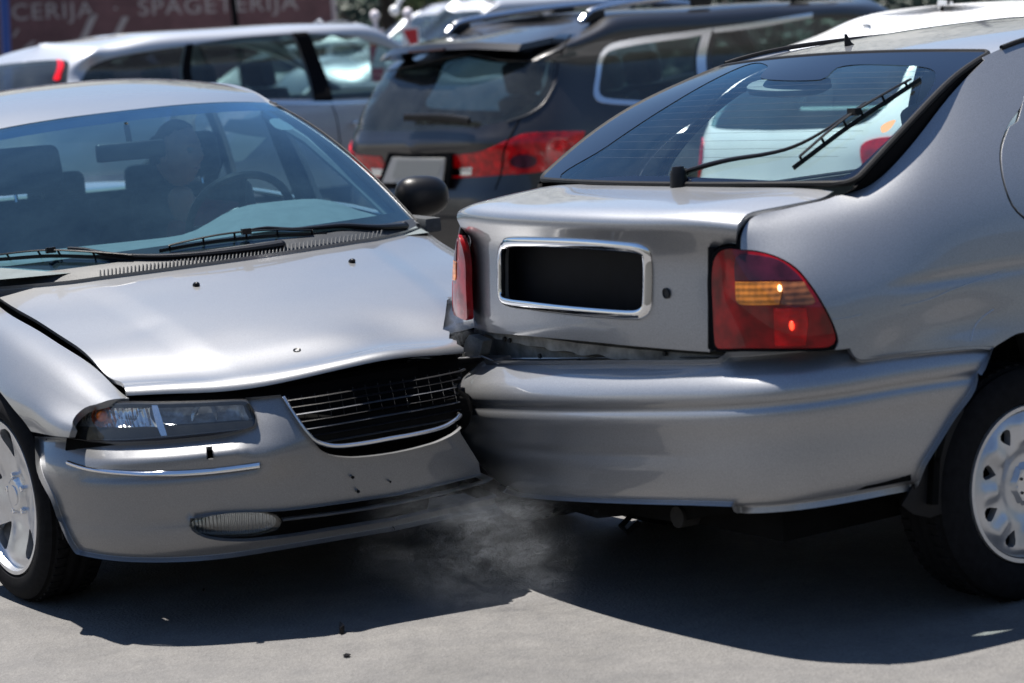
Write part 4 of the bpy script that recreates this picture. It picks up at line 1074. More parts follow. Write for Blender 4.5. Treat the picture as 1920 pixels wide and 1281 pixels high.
# tailgate skin
def tg_net():
    prof = [(.052, .690), (.050, .74), (.052, .80), (.056, .87), (.058, .92), (.052, .955), (.034, .985), (.018, 1.008), (.010, 1.026), (.014, 1.040), (.034, 1.054), (.09, 1.066), (.17, 1.075), (.26, 1.083), (.350, 1.092)]
    net = []
    for x in (-.70, -.64, -.52, -.35, -.17, 0, .17, .35, .52, .64, .70):
        e = sstep(.57, .70, abs(x)); col = []
        for k, (y, z) in enumerate(prof):
            lipk = 1 if 6 <= k <= 11 else 0
            col.append((x, y + .20 * x * x + e * .03, z - e * .02 * (k > 5) - .006 * x * x * (k > 5)))
        net.append(col)
    return net
S_tg = Surf(tg_net(), FR)
tg_loop = [(1331, 660, 'c'), (1329, 600), (1326, 525), (1331, 482), (1345, 463), (1362, 457), (1380, 456, 'c'), (1381, 432), (1390, 411), (1412, 397), (1478, 384), (1540, 371), (1562, 358, 'c'), (1450, 352), (1285, 349), (1100, 346), (1006, 343, 'c'),
           (935, 353), (880, 366), (865, 376), (860, 392), (861, 420), (868, 470), (873, 540), (876, 617, 'c'), (1000, 631), (1100, 640), (1200, 650)]
plate_out = [(950, 455), (990, 452), (1090, 455), (1190, 463), (1211, 470), (1217, 490), (1217, 560), (1213, 582), (1195, 591), (1100, 585), (1000, 574), (957, 568), (943, 558), (941, 520), (942, 475)]
hole = S_tg.loop(plate_out, step=.012)
tg = patch('tailgate', S_tg, S_tg.loop(tg_loop), PH, hatch, holes=[hole], h=.02, lip=.02)
# number plate recess with bright frame
def recess():
    P = S_tg.ev(hole); Nn = S_tg.nrm(hole); n = len(P); D = np.array([0, .055, 0])
    V = list(P) + list(P + D); F = [(i, (i + 1) % n, n + (i + 1) % n, n + i) for i in range(n)]
    mb = MB(); mb.add(V, F); mb.add([(P[:, 0].min() - .02, P[:, 1].max() + .045, P[:, 2].min() - .02), (P[:, 0].max() + .02, P[:, 1].max() + .045, P[:, 2].min() - .02), (P[:, 0].max() + .02, P[:, 1].max() + .045, P[:, 2].max() + .02), (P[:, 0].min() - .02, P[:, 1].max() + .045, P[:, 2].max() + .02)], [(0, 1, 2, 3)])
    o = mb.obj('plate_recess', prin('recess_black', (.0025, .003, .005), .6, spec=.15, noise_amt=.4, noise_scale=25), tg)
    mb = MB(); q = P + Nn * .002; c = q.mean(0)
    mb.tube(q, .0155, 12, closed=True, flat=(.7, 1)); return mb.obj('plate_frame', M['chrome'], tg)
recess()
P = on_s(S_tg, 1250, 550, .001); mb = MB(); mb.lathe([(.013, -.004), (.0135, .003), (.011, .004), (.010, .001), (.0001, .001)], 'y', P, 24, rotm('X', math.pi)); mb.obj('boot_lock', M['brake_dark'], tg)
for k, (du, dv) in enumerate(((0, 0), (11, -3))):     # ghost marks of the lost badge
    st = S_tg.px(1072 + du, 422 + dv)
# taillights
LT = S_q
tl_loop = LT.loop(light_out); c_ = tl_loop.mean(0)
tail = patch('tail_light', LT, c_ + (tl_loop - c_) * [.965, .955], M['red_lens'], hatch, h=.025, lip=.02, off=-.001)
def lens_part(name, px, mat, off=.0012, par=None):
    return patch(name, LT, LT.loop(px, step=.012), mat, par or tail, h=.02, lip=.003, off=off)
parts = [
 ('smoked_lens', [(1381, 482), (1395, 477), (1425, 480), (1460, 488), (1490, 510), (1504, 525, 'c'), (1440, 526), (1378, 526, 'c'), (1377, 500)], M['smoke_lens']),
 ('amber_lens', [(1379, 529, 'c'), (1440, 529), (1463, 529, 'c'), (1466, 545), (1461, 571, 'c'), (1390, 571), (1381, 564)], M['amber_lens']),
 ('amber_side_lens', [(1465, 529, 'c'), (1507, 529, 'c'), (1518, 548), (1528, 565), (1520, 571), (1464, 571, 'c'), (1468, 548)], M['amber_dull']),
 ('bright_red_lens', [(1451, 578, 'c'), (1510, 578, 'c'), (1515, 605), (1510, 648, 'c'), (1453, 648, 'c')], M['red_bright']),
]
lp_objs = [lens_part(*p) for p in parts]
for (u, v, mt, r_) in ((1462, 541, 'bulb_amber', .0065), (1484, 611, 'bulb_red', .0085)):
    P = on_s(LT, u, v, .001); mb = MB(); mb.ell(P, (r_, .004, r_ * 1.3)); mb.obj('lit_bulb', M[mt], tail)
seal = patch('light_seal', LT, c_ + (tl_loop - c_) * [1.04, 1.025], M['soft_black'], hatch, holes=[c_ + (tl_loop - c_) * [.96, .95]], h=.04, lip=.02, off=-.006)
tail2 = mirrored(tail)
for ch in list(tail.children):
    if not ch.name.startswith('lit_bulb'): mirrored(ch, parent=tail2)
# glass
def bg_net():
    net = []
    for x0, xt in ((-.658, -.576), (-.55, -.49), (-.3, -.27), (0, 0), (.3, .27), (.55, .49), (.658, .576)):
        yb, yt = .345 + .20 * x0 * x0, .985 + .13 * x0 * x0; zb, zt = 1.094, 1.396 - .055 * xt * xt; col = []
        for f in (0, .25, .5, .75, 1):
            col.append(((x0 + (xt - x0) * f) * (1 + float(np.interp(f, [0, .25, .5, .75, 1], [.045, .06, .045, 0, -.02]))), yb + (yt - yb) * f, zb + (zt - zb) * f + .035 * math.sin(math.pi * f)))
        net.append(col)
    return net
S_bg = Surf(bg_net(), FR)
def rr_rect(S, a, b, c, d, r): # rounded rectangle in parameter space
    out = []
    for cx, cy, a0 in ((b - r, c + r, -90), (b - r, d - r, 0), (a + r, d - r, 90), (a + r, c + r, 180)):
        for q in range(6): t = R(a0 + q * 18); out.append((cx + r * math.cos(t), cy + r * math.sin(t)))
    return resample(out, .03, True)
S_, T_ = S_bg.S, S_bg.T
gl_loop = rr_rect(S_bg, .004, S_ - .004, .002, T_ - .004, .032)
patch('rear_window', S_bg, gl_loop, M['rear_glass'], hatch, h=.05, lip=.004, off=.003)
M['ceramic'] = prin('ceramic_border', (.004, .007, .016), .08, spec=.5)
clear = S_bg.loop([(1052, 335), (1140, 276), (1255, 200), (1395, 126), (1440, 126), (1430, 150), (1540, 152), (1570, 130), (1610, 124), (1700, 126), (1745, 132), (1755, 148), (1740, 180), (1690, 240), (1640, 290), (1600, 325), (1560, 341), (1500, 343), (1350, 337), (1200, 332)], .03)
patch('window_border', S_bg, gl_loop, M['ceramic'], hatch, holes=[clear], h=.05, lip=0, off=.0045)
# rubber seal round the glass
for nm_, lo_, r_, of_ in (('window_seal', gl_loop, .0085, .000),):
    P = S_bg.ev(lo_) + S_bg.nrm(lo_) * of_; mb = MB(); mb.tube(P, r_, 8, closed=True); mb.obj(nm_, M['rubber'], hatch)
e_ = [S_q.px(u, v) for u, v in ((1826, 100), (1842, 112), (1774, 188), (1702, 280), (1630, 349), (1594, 363), (1564, 367))]
P = S_q.ev(resample(e_, .02)); mb = MB(); e2 = S_bg.ev(np.column_stack([np.full(len(P), S_bg.S - .002), np.linspace(S_bg.T, 0, len(P))]))
for sg_ in (1, -1):
    k_ = len(P); rows_ = [P + [.004, 0, -.006], P + [-.010, 0, -.012], e2 + [.004, 0, -.010], e2 + [-.004, 0, -.006]]
    mb = MB(); mb.add(np.vstack(rows_) * [sg_, 1, 1], [(r_ * k_ + i, r_ * k_ + i + 1, (r_ + 1) * k_ + i + 1, (r_ + 1) * k_ + i) for r_ in range(3) for i in range(k_ - 1)]); mb.obj('gap_channel', M['soft_black'], hatch)
e_ = [S_q.px(u, v) for u, v in ((1566, 364), (1540, 373), (1480, 386), (1422, 399), (1400, 409), (1388, 428), (1385, 462))]
P = S_q.ev(resample(e_, .02)); mb = MB(); mb.tube(P + [-.006, .012, -.014], .013, 8); mb.obj('gap_channel', M['soft_black'], hatch); mb = MB(); mb.tube((P + [-.006, .012, -.014]) * [-1, 1, 1], .013, 8); mb.obj('gap_channel', M['soft_black'], hatch)
mb = MB(); mb.tube([FR.on(1332, y, Y=.09) + [0, .012, 0] for y in (465, 520, 580, 655)], .016, 8); mb.obj('gap_channel', M['soft_black'], hatch)
# heater wires, brake light housing
mb = MB()
for t in np.linspace(.12, T_ - .14, 13):
    ss = np.linspace(.10, S_ - .12, 20); st = np.column_stack([ss, np.full(20, t)]); mb.tube(S_bg.ev(st) + S_bg.nrm(st) * -.004, .0004, 4)
mb.obj('heater_wire', prin('heater_wire', (.05, .03, .03), .6), hatch)['kind'] = 'stuff'
bl = [(1396, 153), (1415, 139), (1480, 134), (1552, 134), (1535, 148), (1500, 156), (1450, 158)]
h_ = patch('high_brake_light', S_bg, S_bg.loop(bl, .02), M['interior_grey'], hatch, h=.03, lip=.02, off=-.02)
patch('brake_lens', S_bg, S_bg.loop([(1440, 143), (1480, 139), (1540, 138), (1528, 146), (1480, 149)], .02), M['smoke_lens'], h_, h=.03, lip=.0, off=-.016)
lab = [(1652, 238), (1668, 228), (1680, 226), (1668, 244), (1655, 250)]
patch('inspection_sticker', S_bg, S_bg.loop(lab, .01), prin('orange_sticker', (.55, .17, .04), .6), hatch, h=.02, lip=0, off=.001)
# wiper
wp = wiper(hatch, S_bg, [(1287, 330), (1325, 318), (1375, 306), (1440, 296), (1490, 283), (1540, 258), (1590, 224), (1625, 200)], [(1489, 319), (1530, 288), (1600, 236), (1670, 190), (1727, 153)], r=.0065, pivot_r=.014, off=.012)
pv = on_s(S_bg, 1284, 338, .0); mb = MB(); mb.lathe([(.024, -.02), (.022, .02), (.015, .038), (.0001, .040)], 'z', pv + [0, -.02, 0], 20); mb.obj('wiper_pivot', M['black_plastic'], wp)
# roof aerial
P = on_s(S_rr, 1590, 86, 0); mb = MB(); mb.prism([(0, -.012, 0), (0, .030, 0), (0, .012, .012), (0, -.004, .036), (0, -.010, .036)], (.006, 0, 0)); A = np.array(mb.V) + P - [.003, 0, .002]; mb.V = [tuple(a) for a in A]; mb.obj('roof_aerial', M['black_plastic'], hatch, bevel=.002)
# loose bumper, hanging lower on the left
BPL = [(0, 0), (.2, .006), (.4, .022), (.55, .042), (.66, .072), (.735, .115), (.79, .18), (.825, .27), (.842, .40), (.850, .56), (.852, .75)]
bz = [.676, .666, .660, .656, .652, .640, .622, .604, .585, .568, .550, .544, .535, .48, .40, .345, .315, .292, .285]; bd_ = [.120, .105, .092, .088, .082, .064, .042, .021, .006, .0, .004, .007, .002, .004, .012, .020, .030, .050, .085]
S_rb = Surf(plan_net(BPL, list(zip(bz, bd_)), list(zip(bz, bd_)), zfun=lambda x: .088 * x), FR)
def rb_post(P, st):
    P = P.copy(); X, Z = P[:, 0], P[:, 2] - .088 * P[:, 0]
    P[:, 1] += .006 * np.exp(-((Z - .42) / .018) ** 2) * sstep(.62, .2, np.abs(X))
    P[:, 2] += -.012 * sstep(.35, .80, P[:, 1])
    tk = np.maximum(0, .43 - Z) * sstep(-.25, -.62, X); P[:, 0] += .85 * tk; P[:, 1] += .25 * tk       # lower corner shoved inwards
    P[:, 1] += .010 * np.exp(-(((X + .55) / .10) ** 2 + ((Z - .50) / .030) ** 2))      # dent at the struck corner
    P[:, 1] -= .006 * np.exp(-(((X + .50) / .16) ** 2 + ((Z - .455) / .016) ** 2))
    P[:, 1] += .012 * np.exp(-(((X + .22) / .2) ** 2 + ((Z - .36) / .03) ** 2))
    return P
S_rb.post = rb_post
t_top = float(np.interp(683, [S_rb.f.px(S_rb.ev([S_rb.px(1050, 690)])[0])[1]], [0])) if False else 0
tt0 = S_rb.px(1050, 684)[1]
rb_loop = [('px', 1712, 921, 'c'), ('px', 1600, 942), ('px', 1480, 958), ('px', 1402, 963), ('px', 1388, 955), ('px', 1378, 941, 'c'), ('px', 1300, 939), ('px', 1150, 935), ('px', 1000, 926), ('px', 950, 915)]
tb0 = S_rb.px(960, 917)[1]
rb_loop += [('st', .75, tb0), ('st', .45, tb0), ('st', 0.25, tb0, 'c'), ('st', .02, .02, 'c'), ('st', .5, .03), ('st', .78, .028), ('st', .93, .028, 'c'), ('px', 912, 684, 'c'), ('px', 1000, 685), ('px', 1150, 684), ('px', 1352, 682), ('px', 1368, 670, 'c'), ('px', 1480, 662), ('px', 1592, 654, 'c'), ('px', 1600, 668), ('px', 1614, 679), ('px', 1700, 669), ('px', 1820, 657), ('px', 1857, 657, 'c'),
            ('px', 1840, 688), ('px', 1812, 742), ('px', 1765, 812), ('px', 1728, 870), ('px', 1716, 900)]
rb = patch('rear_bumper', S_rb, sloop(S_rb, rb_loop, 1), PH, hatch, h=.022, lip=.016); rb['label'] = 'rear bumper torn loose and hanging lower at its left end'
# upstanding edge of the bumper top, bright rim
P = path_on(S_rb, [(912, 684), (1000, 684), (1150, 683), (1300, 682), (1352, 681)], .0); mb = MB(); mb.tube(P + [0, .004, .002], .0045, 8, flat=(.8, 1.4)); mb.tube(P + [0, .035, .012], .003, 6); mb.obj('bumper_rim', PH, hatch)
P = path_on(S_rb, [(1368, 669), (1480, 661), (1540, 658), (1592, 654)], .0); mb = MB(); mb.tube(P + [0, .002, .002], .003, 8); mb.obj('bumper_rim', PH, hatch)
P = path_on(S_rb, [(1352, 682), (1368, 669)], .002); mb = MB(); mb.tube(P, .0035, 6); mb.obj('bumper_rim', PH, hatch)
# rear body panel seen through the gap
V = []; xs = np.linspace(-.74, .60, 46)
for x in xs:
    y = .115 + .20 * x * x; j = .004 * noise.noise(Vector((x * 14, 0, 0)))
    tilt = .03 * max(0, -.3 - x)
    for dy, z in ((.0, .735), (.004 + j, .705), (-.018 + j, .70), (-.020 + j * 2, .672 + 2 * j), (.01, .664), (.015, .63), (.03, .56)): V.append((x, y + dy, z))
mb = MB(); mb.add(V, [(i * 7 + k, i * 7 + k + 1, (i + 1) * 7 + k + 1, (i + 1) * 7 + k) for i in range(45) for k in range(6)]); rp = mb.obj('rear_panel', M['dirty_metal'], hatch)
for u, v in ((926, 639), (939, 641), (1010, 668), (1090, 676), (1240, 664)):
    P = FR.on(u, v, Y=.098); P[1] = .092 + .2 * P[0] ** 2; mb = MB(); mb.lathe([(.0001, .006), (.006, .006), (.007, 0)], 'y', P, 10, rotm('X', math.pi)); mb.obj('panel_bolt', M['brake_dark'], rp)
mb = MB(); P = [FR.on(u, v, Y=.12) for u, v in ((866, 668), (872, 640), (880, 628), (905, 640), (900, 664), (897, 668))]
mb.prism(P, (.004, .03, 0)); mb.obj('bumper_bracket', M['dirty_metal'], hatch, smooth=False)
P = [FR.on(u, v, Y=.10) for u, v in ((862, 672), (880, 671), (899, 669))]; mb = MB(); mb.tube(P, .006, 8, flat=(1, .6)); mb.obj('bracket_lip', PH, hatch)
P = [FR.on(u, v, Y=.11) for u, v in ((903, 668), (918, 674), (936, 683))]; mb = MB(); mb.tube(P, .003, 6); mb.obj('bent_edge', PH, hatch)
# valance, silencer, towing eye, floor
mb = MB()
vl = [FR.on(u, v, Y=.13) for u, v in ((950, 918), (1100, 935), (1250, 942), (1385, 944), (1400, 962), (1330, 966), (1270, 980), (1240, 975), (1180, 966), (1120, 972), (1060, 955), (980, 930))]
mb.prism(vl, (0, .05, 0)); mb.obj('valance', M['underbody'], hatch, smooth=False)
pp = [(x * .97 if x > 0 else x * .84, y + .045, .335 + .05 * x) for x, y in [(-a, b) for a, b in BPL[:0:-1]] + BPL]; pp = [p_ for p_ in pp if p_[1] < .52]
mb = MB(); mb.prism(pp, (0, 0, .03));  mb.obj('undertray', M['underbody'], hatch, smooth=False)
mb = MB(); mb.tube([(.30, .12, .275), (.30, .35, .27), (.28, .6, .26)], .028, 14); mb.obj('exhaust_pipe', prin('exhaust', (.012, .011, .010), .8, .2, noise_amt=.4), hatch)
mb = MB(); mb.ell((.28, .62, .27), (.26, .16, .09)); mb.obj('silencer', M['underbody'], hatch)
mb = MB(); mb.tube([(.08, .14, .25), (.08, .10, .225), (.12, .09, .215), (.12, .13, .235)], .008, 8); mb.obj('towing_eye', M['underbody'], hatch)
mb = MB(); mb.box((0, 2.35, .32), (1.54, 3.4, .05)); mb.box((0, 2.3, .25), (1.3, 3.0, .10)); mb.box((0, .55, .42), (1.3, .75, .34)); mb.box((0, 3.75, .5), (1.2, .8, .4)); mb.obj('floor_pan', M['underbody'], hatch, smooth=False)
for cy in (.92, 3.46):
    for sx in (-1, 1):
        mb = MB()
        for k in range(12):
            a = math.pi * (k + .5) / 12; mb.box((sx * .68, cy + .40 * math.cos(a), .31 + .40 * math.sin(a)), (.28, .02, .115), rotm('X', a - math.pi))
        mb.box((sx * .55, cy, .5), (.02, .80, .5)); mb.obj('wheel_arch_liner', M['underbody'], hatch, smooth=False)
hubR = FR.on(1932, 902, X=.815)
for sx in (-1, 1):
    dish_wheel(hatch, (sx * .815, hubR[1], .30), 0, .30, .198, .185, 'petal', mat_rim=M['hubcap'])
    dish_wheel(hatch, (sx * .815, 3.46, .30), 0, .30, .198, .185, 'petal', mat_rim=M['hubcap'])
# mud flap ahead of the wheel edge
mf = [FR.on(u, v, X=.80) for u, v in ((1800, 748), (1812, 752), (1795, 830), (1782, 900), (1778, 960), (1745, 972), (1712, 965), (1690, 948), (1716, 905), (1740, 850), (1770, 800))]
mb = MB(); mb.prism(mf, (-.02, .012, 0)); mb.obj('mud_flap', M['rubber'], hatch, bevel=.004)
mb = MB(); mb.prism(np.array(mf) * [-1, 1, 1], (.02, .012, 0)); mb.obj('mud_flap', M['rubber'], hatch, bevel=.004)
# old scratches in the flank
for pts in ([(1690, 574), (1740, 562), (1790, 541), (1850, 520), (1885, 506)], [(1820, 640), (1826, 615), (1838, 598), (1862, 580)], [(1560, 600), (1590, 596), (1615, 590)]):
    mb = MB(); mb.tube(path_on(S_q, pts, .0006), .0011, 5, flat=(1.6, .5)); mb.obj('scratch', prin('scratch', (.5, .52, .56), .5), hatch)
# cabin
def seat_r(parent, x, y):
    mb = MB(); mb.box((x, y, .40), (.46, .50, .16)); s = mb.obj('seat', M['interior'], parent, bevel=.05, seg=3)
    Rx = rotm('X', .30); b0 = np.array([x, y - .22, .46]); mb = MB(); mb.box(b0 + Rx @ [0, 0, .30], (.46, .13, .60), Rx); mb.obj('seat_back', M['interior'], s, bevel=.05, seg=3)
    mb = MB(); mb.box(b0 + Rx @ [0, 0, .70], (.26, .10, .17), Rx); mb.obj('head_restraint', M['interior'], s, bevel=.04, seg=3)
seat_r(hatch, -.36, 2.15); seat_r(hatch, .36, 2.15)
mb = MB(); mb.box((0, 1.15, .62), (1.2, .14, .50), rotm('X', .3)); mb.box((0, 1.4, .42), (1.2, .5, .16)); mb.obj('rear_bench', M['interior'], hatch, bevel=.04, seg=3)
mb = MB(); mb.box((0, .72, .93), (1.36, .70, .025)); mb.obj('parcel_shelf', M['interior'], hatch)
mb = MB(); mb.box((0, 2.95, .88), (1.4, .4, .14)); mb.obj('dashboard', M['interior_grey'], hatch, bevel=.04)
ws2 = [[(x * (.76 + (.56 - .76) * f), 3.10 - .55 * f - .12 * x * x, .975 + .44 * f + .02 * math.sin(3.14 * f) - .03 * x * x) for f in (0, .5, 1)] for x in (-1, -.5, 0, .5, 1)]
S_w2 = Surf(ws2, FR); patch('windscreen', S_w2, S_w2.rect(step=.05), M['side_glass'], hatch, h=.12, lip=0)

# ------------------------------------------------------------------ generic parked car hull (half, X >= 0; Y = towards its front)
def W3(u, v, y):
    d = cF + cR * (u - 960) / FPX + cU * (640.5 - v) / FPX; return CC + d * (y - CC[1]) / d[1]
def hull(Ln, hw, zbelt, zroof, rake, wy0, wy1, hood, rail=.74, y0=0.0, rearb=.04, roof_drop=.06):
    """rake: how far forward the rear glass leans; wy0/wy1: windscreen base/top stations from the rear"""
    net = []
    def col(x, y, f, r_shift, yc):
        # rows: sill, .55, .8, belt, mid glass, rail, roof centre
        xr = min(x, rail * hw + .02)
        return [(x * .97, y + .03, .30), (x, y - rearb * f, .55), (x * .99, y - rearb * f * .4, .80), (x * .965, y, zbelt), ((x * .955 + xr * .9) / 2 if x > .5 * hw else x * .95, y + r_shift * .45, zbelt + (zroof - zbelt) * .52),
                (xr * (1 if x > .5 * hw else .98), y + r_shift, zroof - .055 - roof_drop * f), (0, yc, zroof - roof_drop * f * .6)]
    net.append(col(0, .02, 1, rake, rake + .10)); net.append(col(.45 * hw, .04, 1, rake, rake + .16)); net.append(col(.80 * hw, .10, 1, rake * .98, rake + .24))
    net.append(col(.965 * hw, .24, .8, rake * .85, rake + .36)); net.append(col(hw, .55, .35, rake * .6, rake + .60))
    for y in (1.0, 1.6, 2.2): net.append(col(hw, y, 0, max(0, rake - y) * .3, y + .25 * max(0, rake + .6 - y) ))
    ym = (2.2 + wy0) / 2; net.append(col(hw, ym, 0, 0, ym))
    net[-1][5] = (rail * hw, min(ym, wy1 - .05), zroof - .07); net[-1][6] = (0, min(ym, wy1) - .02, zroof - .02)
    # windscreen foot, wing, front corner, front centre
    def fcol(x, y, xb, yb, zb, xc, yc, zc_, xt, yt):
        return [(x * .97, y, .30), (x, y, .55), (x * .985, y - .02, .74), (xb, yb, zb), (xc, yc, zc_), (xt, yt, zroof - .10), (0 if xt < .1 else 0, wy1 + .02, zroof - .03)]
    net.append(fcol(hw * .99, wy0 + .15, hw * .93, wy0 + .1, zbelt - .02, hw * .84, wy0 - .05, zbelt + .07, rail * hw * .93, wy1 + .04))
    net.append(fcol(hw * .97, (wy0 + Ln) / 2 + .1, hw * .86, (wy0 + Ln) / 2, hood, hw * .70, wy0 + .05, zbelt + .05, rail * hw * .75, wy1 + .07))
    net.append(fcol(hw * .86, Ln - .22, hw * .66, Ln - .35, hood - .06, hw * .45, wy0 + .12, zbelt + .045, rail * hw * .42, wy1 + .09))
    net.append(fcol(hw * .45, Ln - .03, hw * .35, Ln - .18, hood - .05, hw * .2, wy0 + .15, zbelt + .045, rail * hw * .2, wy1 + .10))
    net.append([(0, Ln, .30), (0, Ln + .02, .55), (0, Ln - .02, .74), (0, Ln - .16, hood - .05), (0, wy0 + .16, zbelt + .045), (0, wy1 + .10, zroof - .06), (0, wy1 + .02, zroof - .03)])
    return net
def both_patch(name, surf, loop, mat, parent, **kw):
    """panel plus its mirror image as ONE mesh"""
    o = patch(name, surf, loop, mat, parent, **kw); q = mirrored(o)
    bm = bmesh.new(); bm.from_mesh(o.data); bm.from_mesh(q.data); bmesh.ops.remove_doubles(bm, verts=[v for v in bm.verts if abs(v.co.x) < .004], dist=.009); bm.to_mesh(o.data); bm.free(); bpy.data.objects.remove(q)
    o.data.polygons.foreach_set('use_smooth', [True] * len(o.data.polygons)); o.data.set_sharp_from_angle(angle=R(50)); return o
def pair(name, surf, loop, mat, parent, **kw):
    o = patch(name, surf, loop, mat, parent, **kw); mirrored(o); return o
def wheels(par, hw, ys, r=.32):
    for sx in (-1, 1):
        for y in ys:
            mb = MB(); mb.lathe([(.19, -.18), (r - .03, -.19), (r, -.16), (r, -.03), (r - .03, 0), (.20, -.005), (.19, -.02)], 'x', n=36); A = np.array(mb.V) * [sx, 1, 1] + [sx * (hw - .02), y, r]; mb.V = [tuple(a) for a in A]; w = mb.obj('wheel', M['tyre'], par)
            mb = MB(); mb.lathe([(.0001, -.03), (.06, -.03), (.12, -.045), (.19, -.015), (.195, -.04)], 'x', n=30); A = np.array(mb.V) * [sx, 1, 1] + [sx * (hw - .02), y, r]; mb.V = [tuple(a) for a in A]; mb.obj('rim', M['alloy'], w)
def fill_in(par, hw, Ln, zb, seats=True, ys=(1.45, 2.5), zh=.0):
    mb = MB(); mb.box((0, Ln / 2, .30), (hw * 1.7, Ln * .85, .12)); mb.box((0, Ln * .86, .5), (hw * 1.3, Ln * .18, .4)); mb.obj('floor_pan', M['underbody'], par, smooth=False)
    if seats:
        for y in ys:
            for x in (-.38, .38):
                Rx = rotm('X', .2); b0 = np.array([x, y, .45 + zh]); mb = MB(); mb.box(b0 + [0, .22, 0], (.46, .5, .16)); mb.box(b0 + Rx @ [0, 0, .30], (.46, .14, .58), Rx); s = mb.obj('seat', M['interior'], par, bevel=.05)
                mb = MB(); mb.box(b0 + Rx @ [0, 0, .70], (.28, .11, .20), Rx); mb.obj('head_restraint', M['interior'], s, bevel=.05, seg=3)
    mb = MB(); mb.box((0, Ln * .66, zb - .04), (hw * 1.55, .45, .12)); mb.obj('dashboard', M['interior_grey'], par, bevel=.04)
def axis_loop(S, pts, o_fn, d, step=.03):
    out, cor = [], []
    for i, p_ in enumerate(pts):
        if len(p_) > 2: cor.append(i)
        out.append(S.ray(np.array(o_fn(p_[0], p_[1]), float), np.array(d, float)))
    return resample(out, step, True, cor)
def rear_loop(S, pts): return axis_loop(S, pts, lambda x, z: (x, -4, z), (0, 1, 0))

# --- dark grey sport utility car
FS = Frame(-.49, 13.0, -R(51.6))
suv = thing('sport_utility_car', FS, 'dark grey sport utility car with roof rails and red rear lights parked behind the crash', 'car')
net = hull(4.95, .93, 1.02, 1.66, .46, 3.95, 3.30, 1.0, rail=.76, roof_drop=.13)
S_s = Surf(net, FS)
def spost(P, st):
    P = P.copy(); X, Y, Z = P[:, 0], P[:, 1], P[:, 2]
    k = sstep(.5, .2, Y) * sstep(.9, .6, np.abs(X))
    P[:, 1] -= .03 * np.exp(-((Z - .96) / .05) ** 2) * k         # tailgate edge above the lamps
    P[:, 1] += .03 * np.exp(-((Z - .80) / .09) ** 2) * k
    return P
S_s.post = spost
halfs = S_s.S
def half_rear(S, pts): return rear_loop(S, pts)
rc0 = S_s.ray(np.array([0.001, -4, 1.055]), np.array([0, 1., 0])); rc1 = S_s.ray(np.array([0.001, -4, 1.47]), np.array([0, 1., 0]))
rg = sloop(S_s, [('st', 0, rc0[1], 'c'), ('st', 0, rc1[1], 'c'), (940, 112), (1043, 112, 'c'), (1038, 150), (1016, 190), (985, 214), (950, 227), (890, 238), (840, 242)], 1, .03)
rg[:, 0] = np.where(rg[:, 0] < .012, 0, rg[:, 0])
qw = sloop(S_s, [(1134, 104), (1152, 92), (1280, 72), (1316, 66, 'c'), (1316, 192, 'c'), (1220, 190), (1135, 184), (1123, 172), (1126, 140)], 1, .03)
qf = sloop(S_s, [(1126, 100), (1146, 82), (1280, 60), (1336, 52, 'c'), (1336, 205, 'c'), (1220, 199), (1128, 193), (1113, 178), (1117, 140)], 1, .03)
sw2 = sloop(S_s, [(1345, 62, 'c'), (1520, 33, 'c'), (1560, 120), (1560, 205, 'c'), (1345, 196, 'c')], 1, .03)
sw3 = sloop(S_s, [('side', 2.30, 1.52, 'c'), ('side', 2.9, 1.50), ('side', 3.4, 1.36), ('side', 3.75, 1.12, 'c'), ('side', 2.27, 1.10, 'c')], 1, .03)
a1 = lambda cy: sloop(S_s, [('side', cy + .40 * math.cos(a), .32 + .40 * math.sin(a)) for a in np.linspace(.05, math.pi - .05, 12)] + [('side', cy - .38, .31, 'c'), ('side', cy + .38, .31, 'c')], 1, .04)
cols_front = S_s.s[len(net) - 4]
wsx = resample([(S_s.s[9] + .10, S_s.t[4] + .02), (S_s.S, S_s.t[4] + .02), (S_s.S, S_s.t[5] - .0), (S_s.s[9] + .12, S_s.t[5] - .02)], .05, True, (0, 1, 2, 3))
both_patch('body', S_s, S_s.rect(step=.04), M['graphite'], suv, holes=[rg, qw, sw2, sw3, a1(.95), a1(3.72), wsx], h=.07, lip=.015)
both_patch('rear_window', S_s, rg, M['dark_glass'], suv, h=.08, lip=0, off=-.004)
ri = np.array([[max(0, p_[0]), p_[1]] for p_ in rg]); rc_ = np.array([0, ri[:, 1].mean()])
both_patch('window_border', S_s, ri, M['soft_black'], suv, holes=[np.array([[max(.004, p_[0] - .045), rc_[1] + .93 * (p_[1] - rc_[1])] for p_ in ri])], h=.04, lip=0, off=-.008)
for l_ in (qw, sw2, sw3): pair('side_window', S_s, l_, M['dark_glass'], suv, h=.08, lip=0, off=-.006)
both_patch('windscreen', S_s, wsx, M['side_glass'], suv, h=.1, lip=0, off=-.004)
pair('window_trim', S_s, qf, M['satin_rail'], suv, holes=[qw], h=.05, lip=.004, off=.003)
pair('window_trim', S_s, sloop(S_s, [(1337, 52, 'c'), (1523, 24, 'c'), (1523, 33, 'c'), (1337, 62, 'c')], 1, .03), M['satin_rail'], suv, h=.05, lip=.004, off=.003)
mb = MB()
sp = [(-.70, .50, 1.50), (-.66, .30, 1.475), (-.40, .19, 1.505), (0, .15, 1.515), (.40, .19, 1.505), (.66, .30, 1.475), (.70, .50, 1.50)]
top = [(x * .96, .72, 1.575 + .015 * (1 - (x / .7) ** 2)) for x, y, z in sp]
V = [np.array(p_) for p_ in top] + [np.array(p_) + [0, .03, .026] for p_ in sp] + [np.array(p_) - [0, 0, .010] for p_ in sp] + [np.array((x, y + .22, z - .02)) for x, y, z in sp]
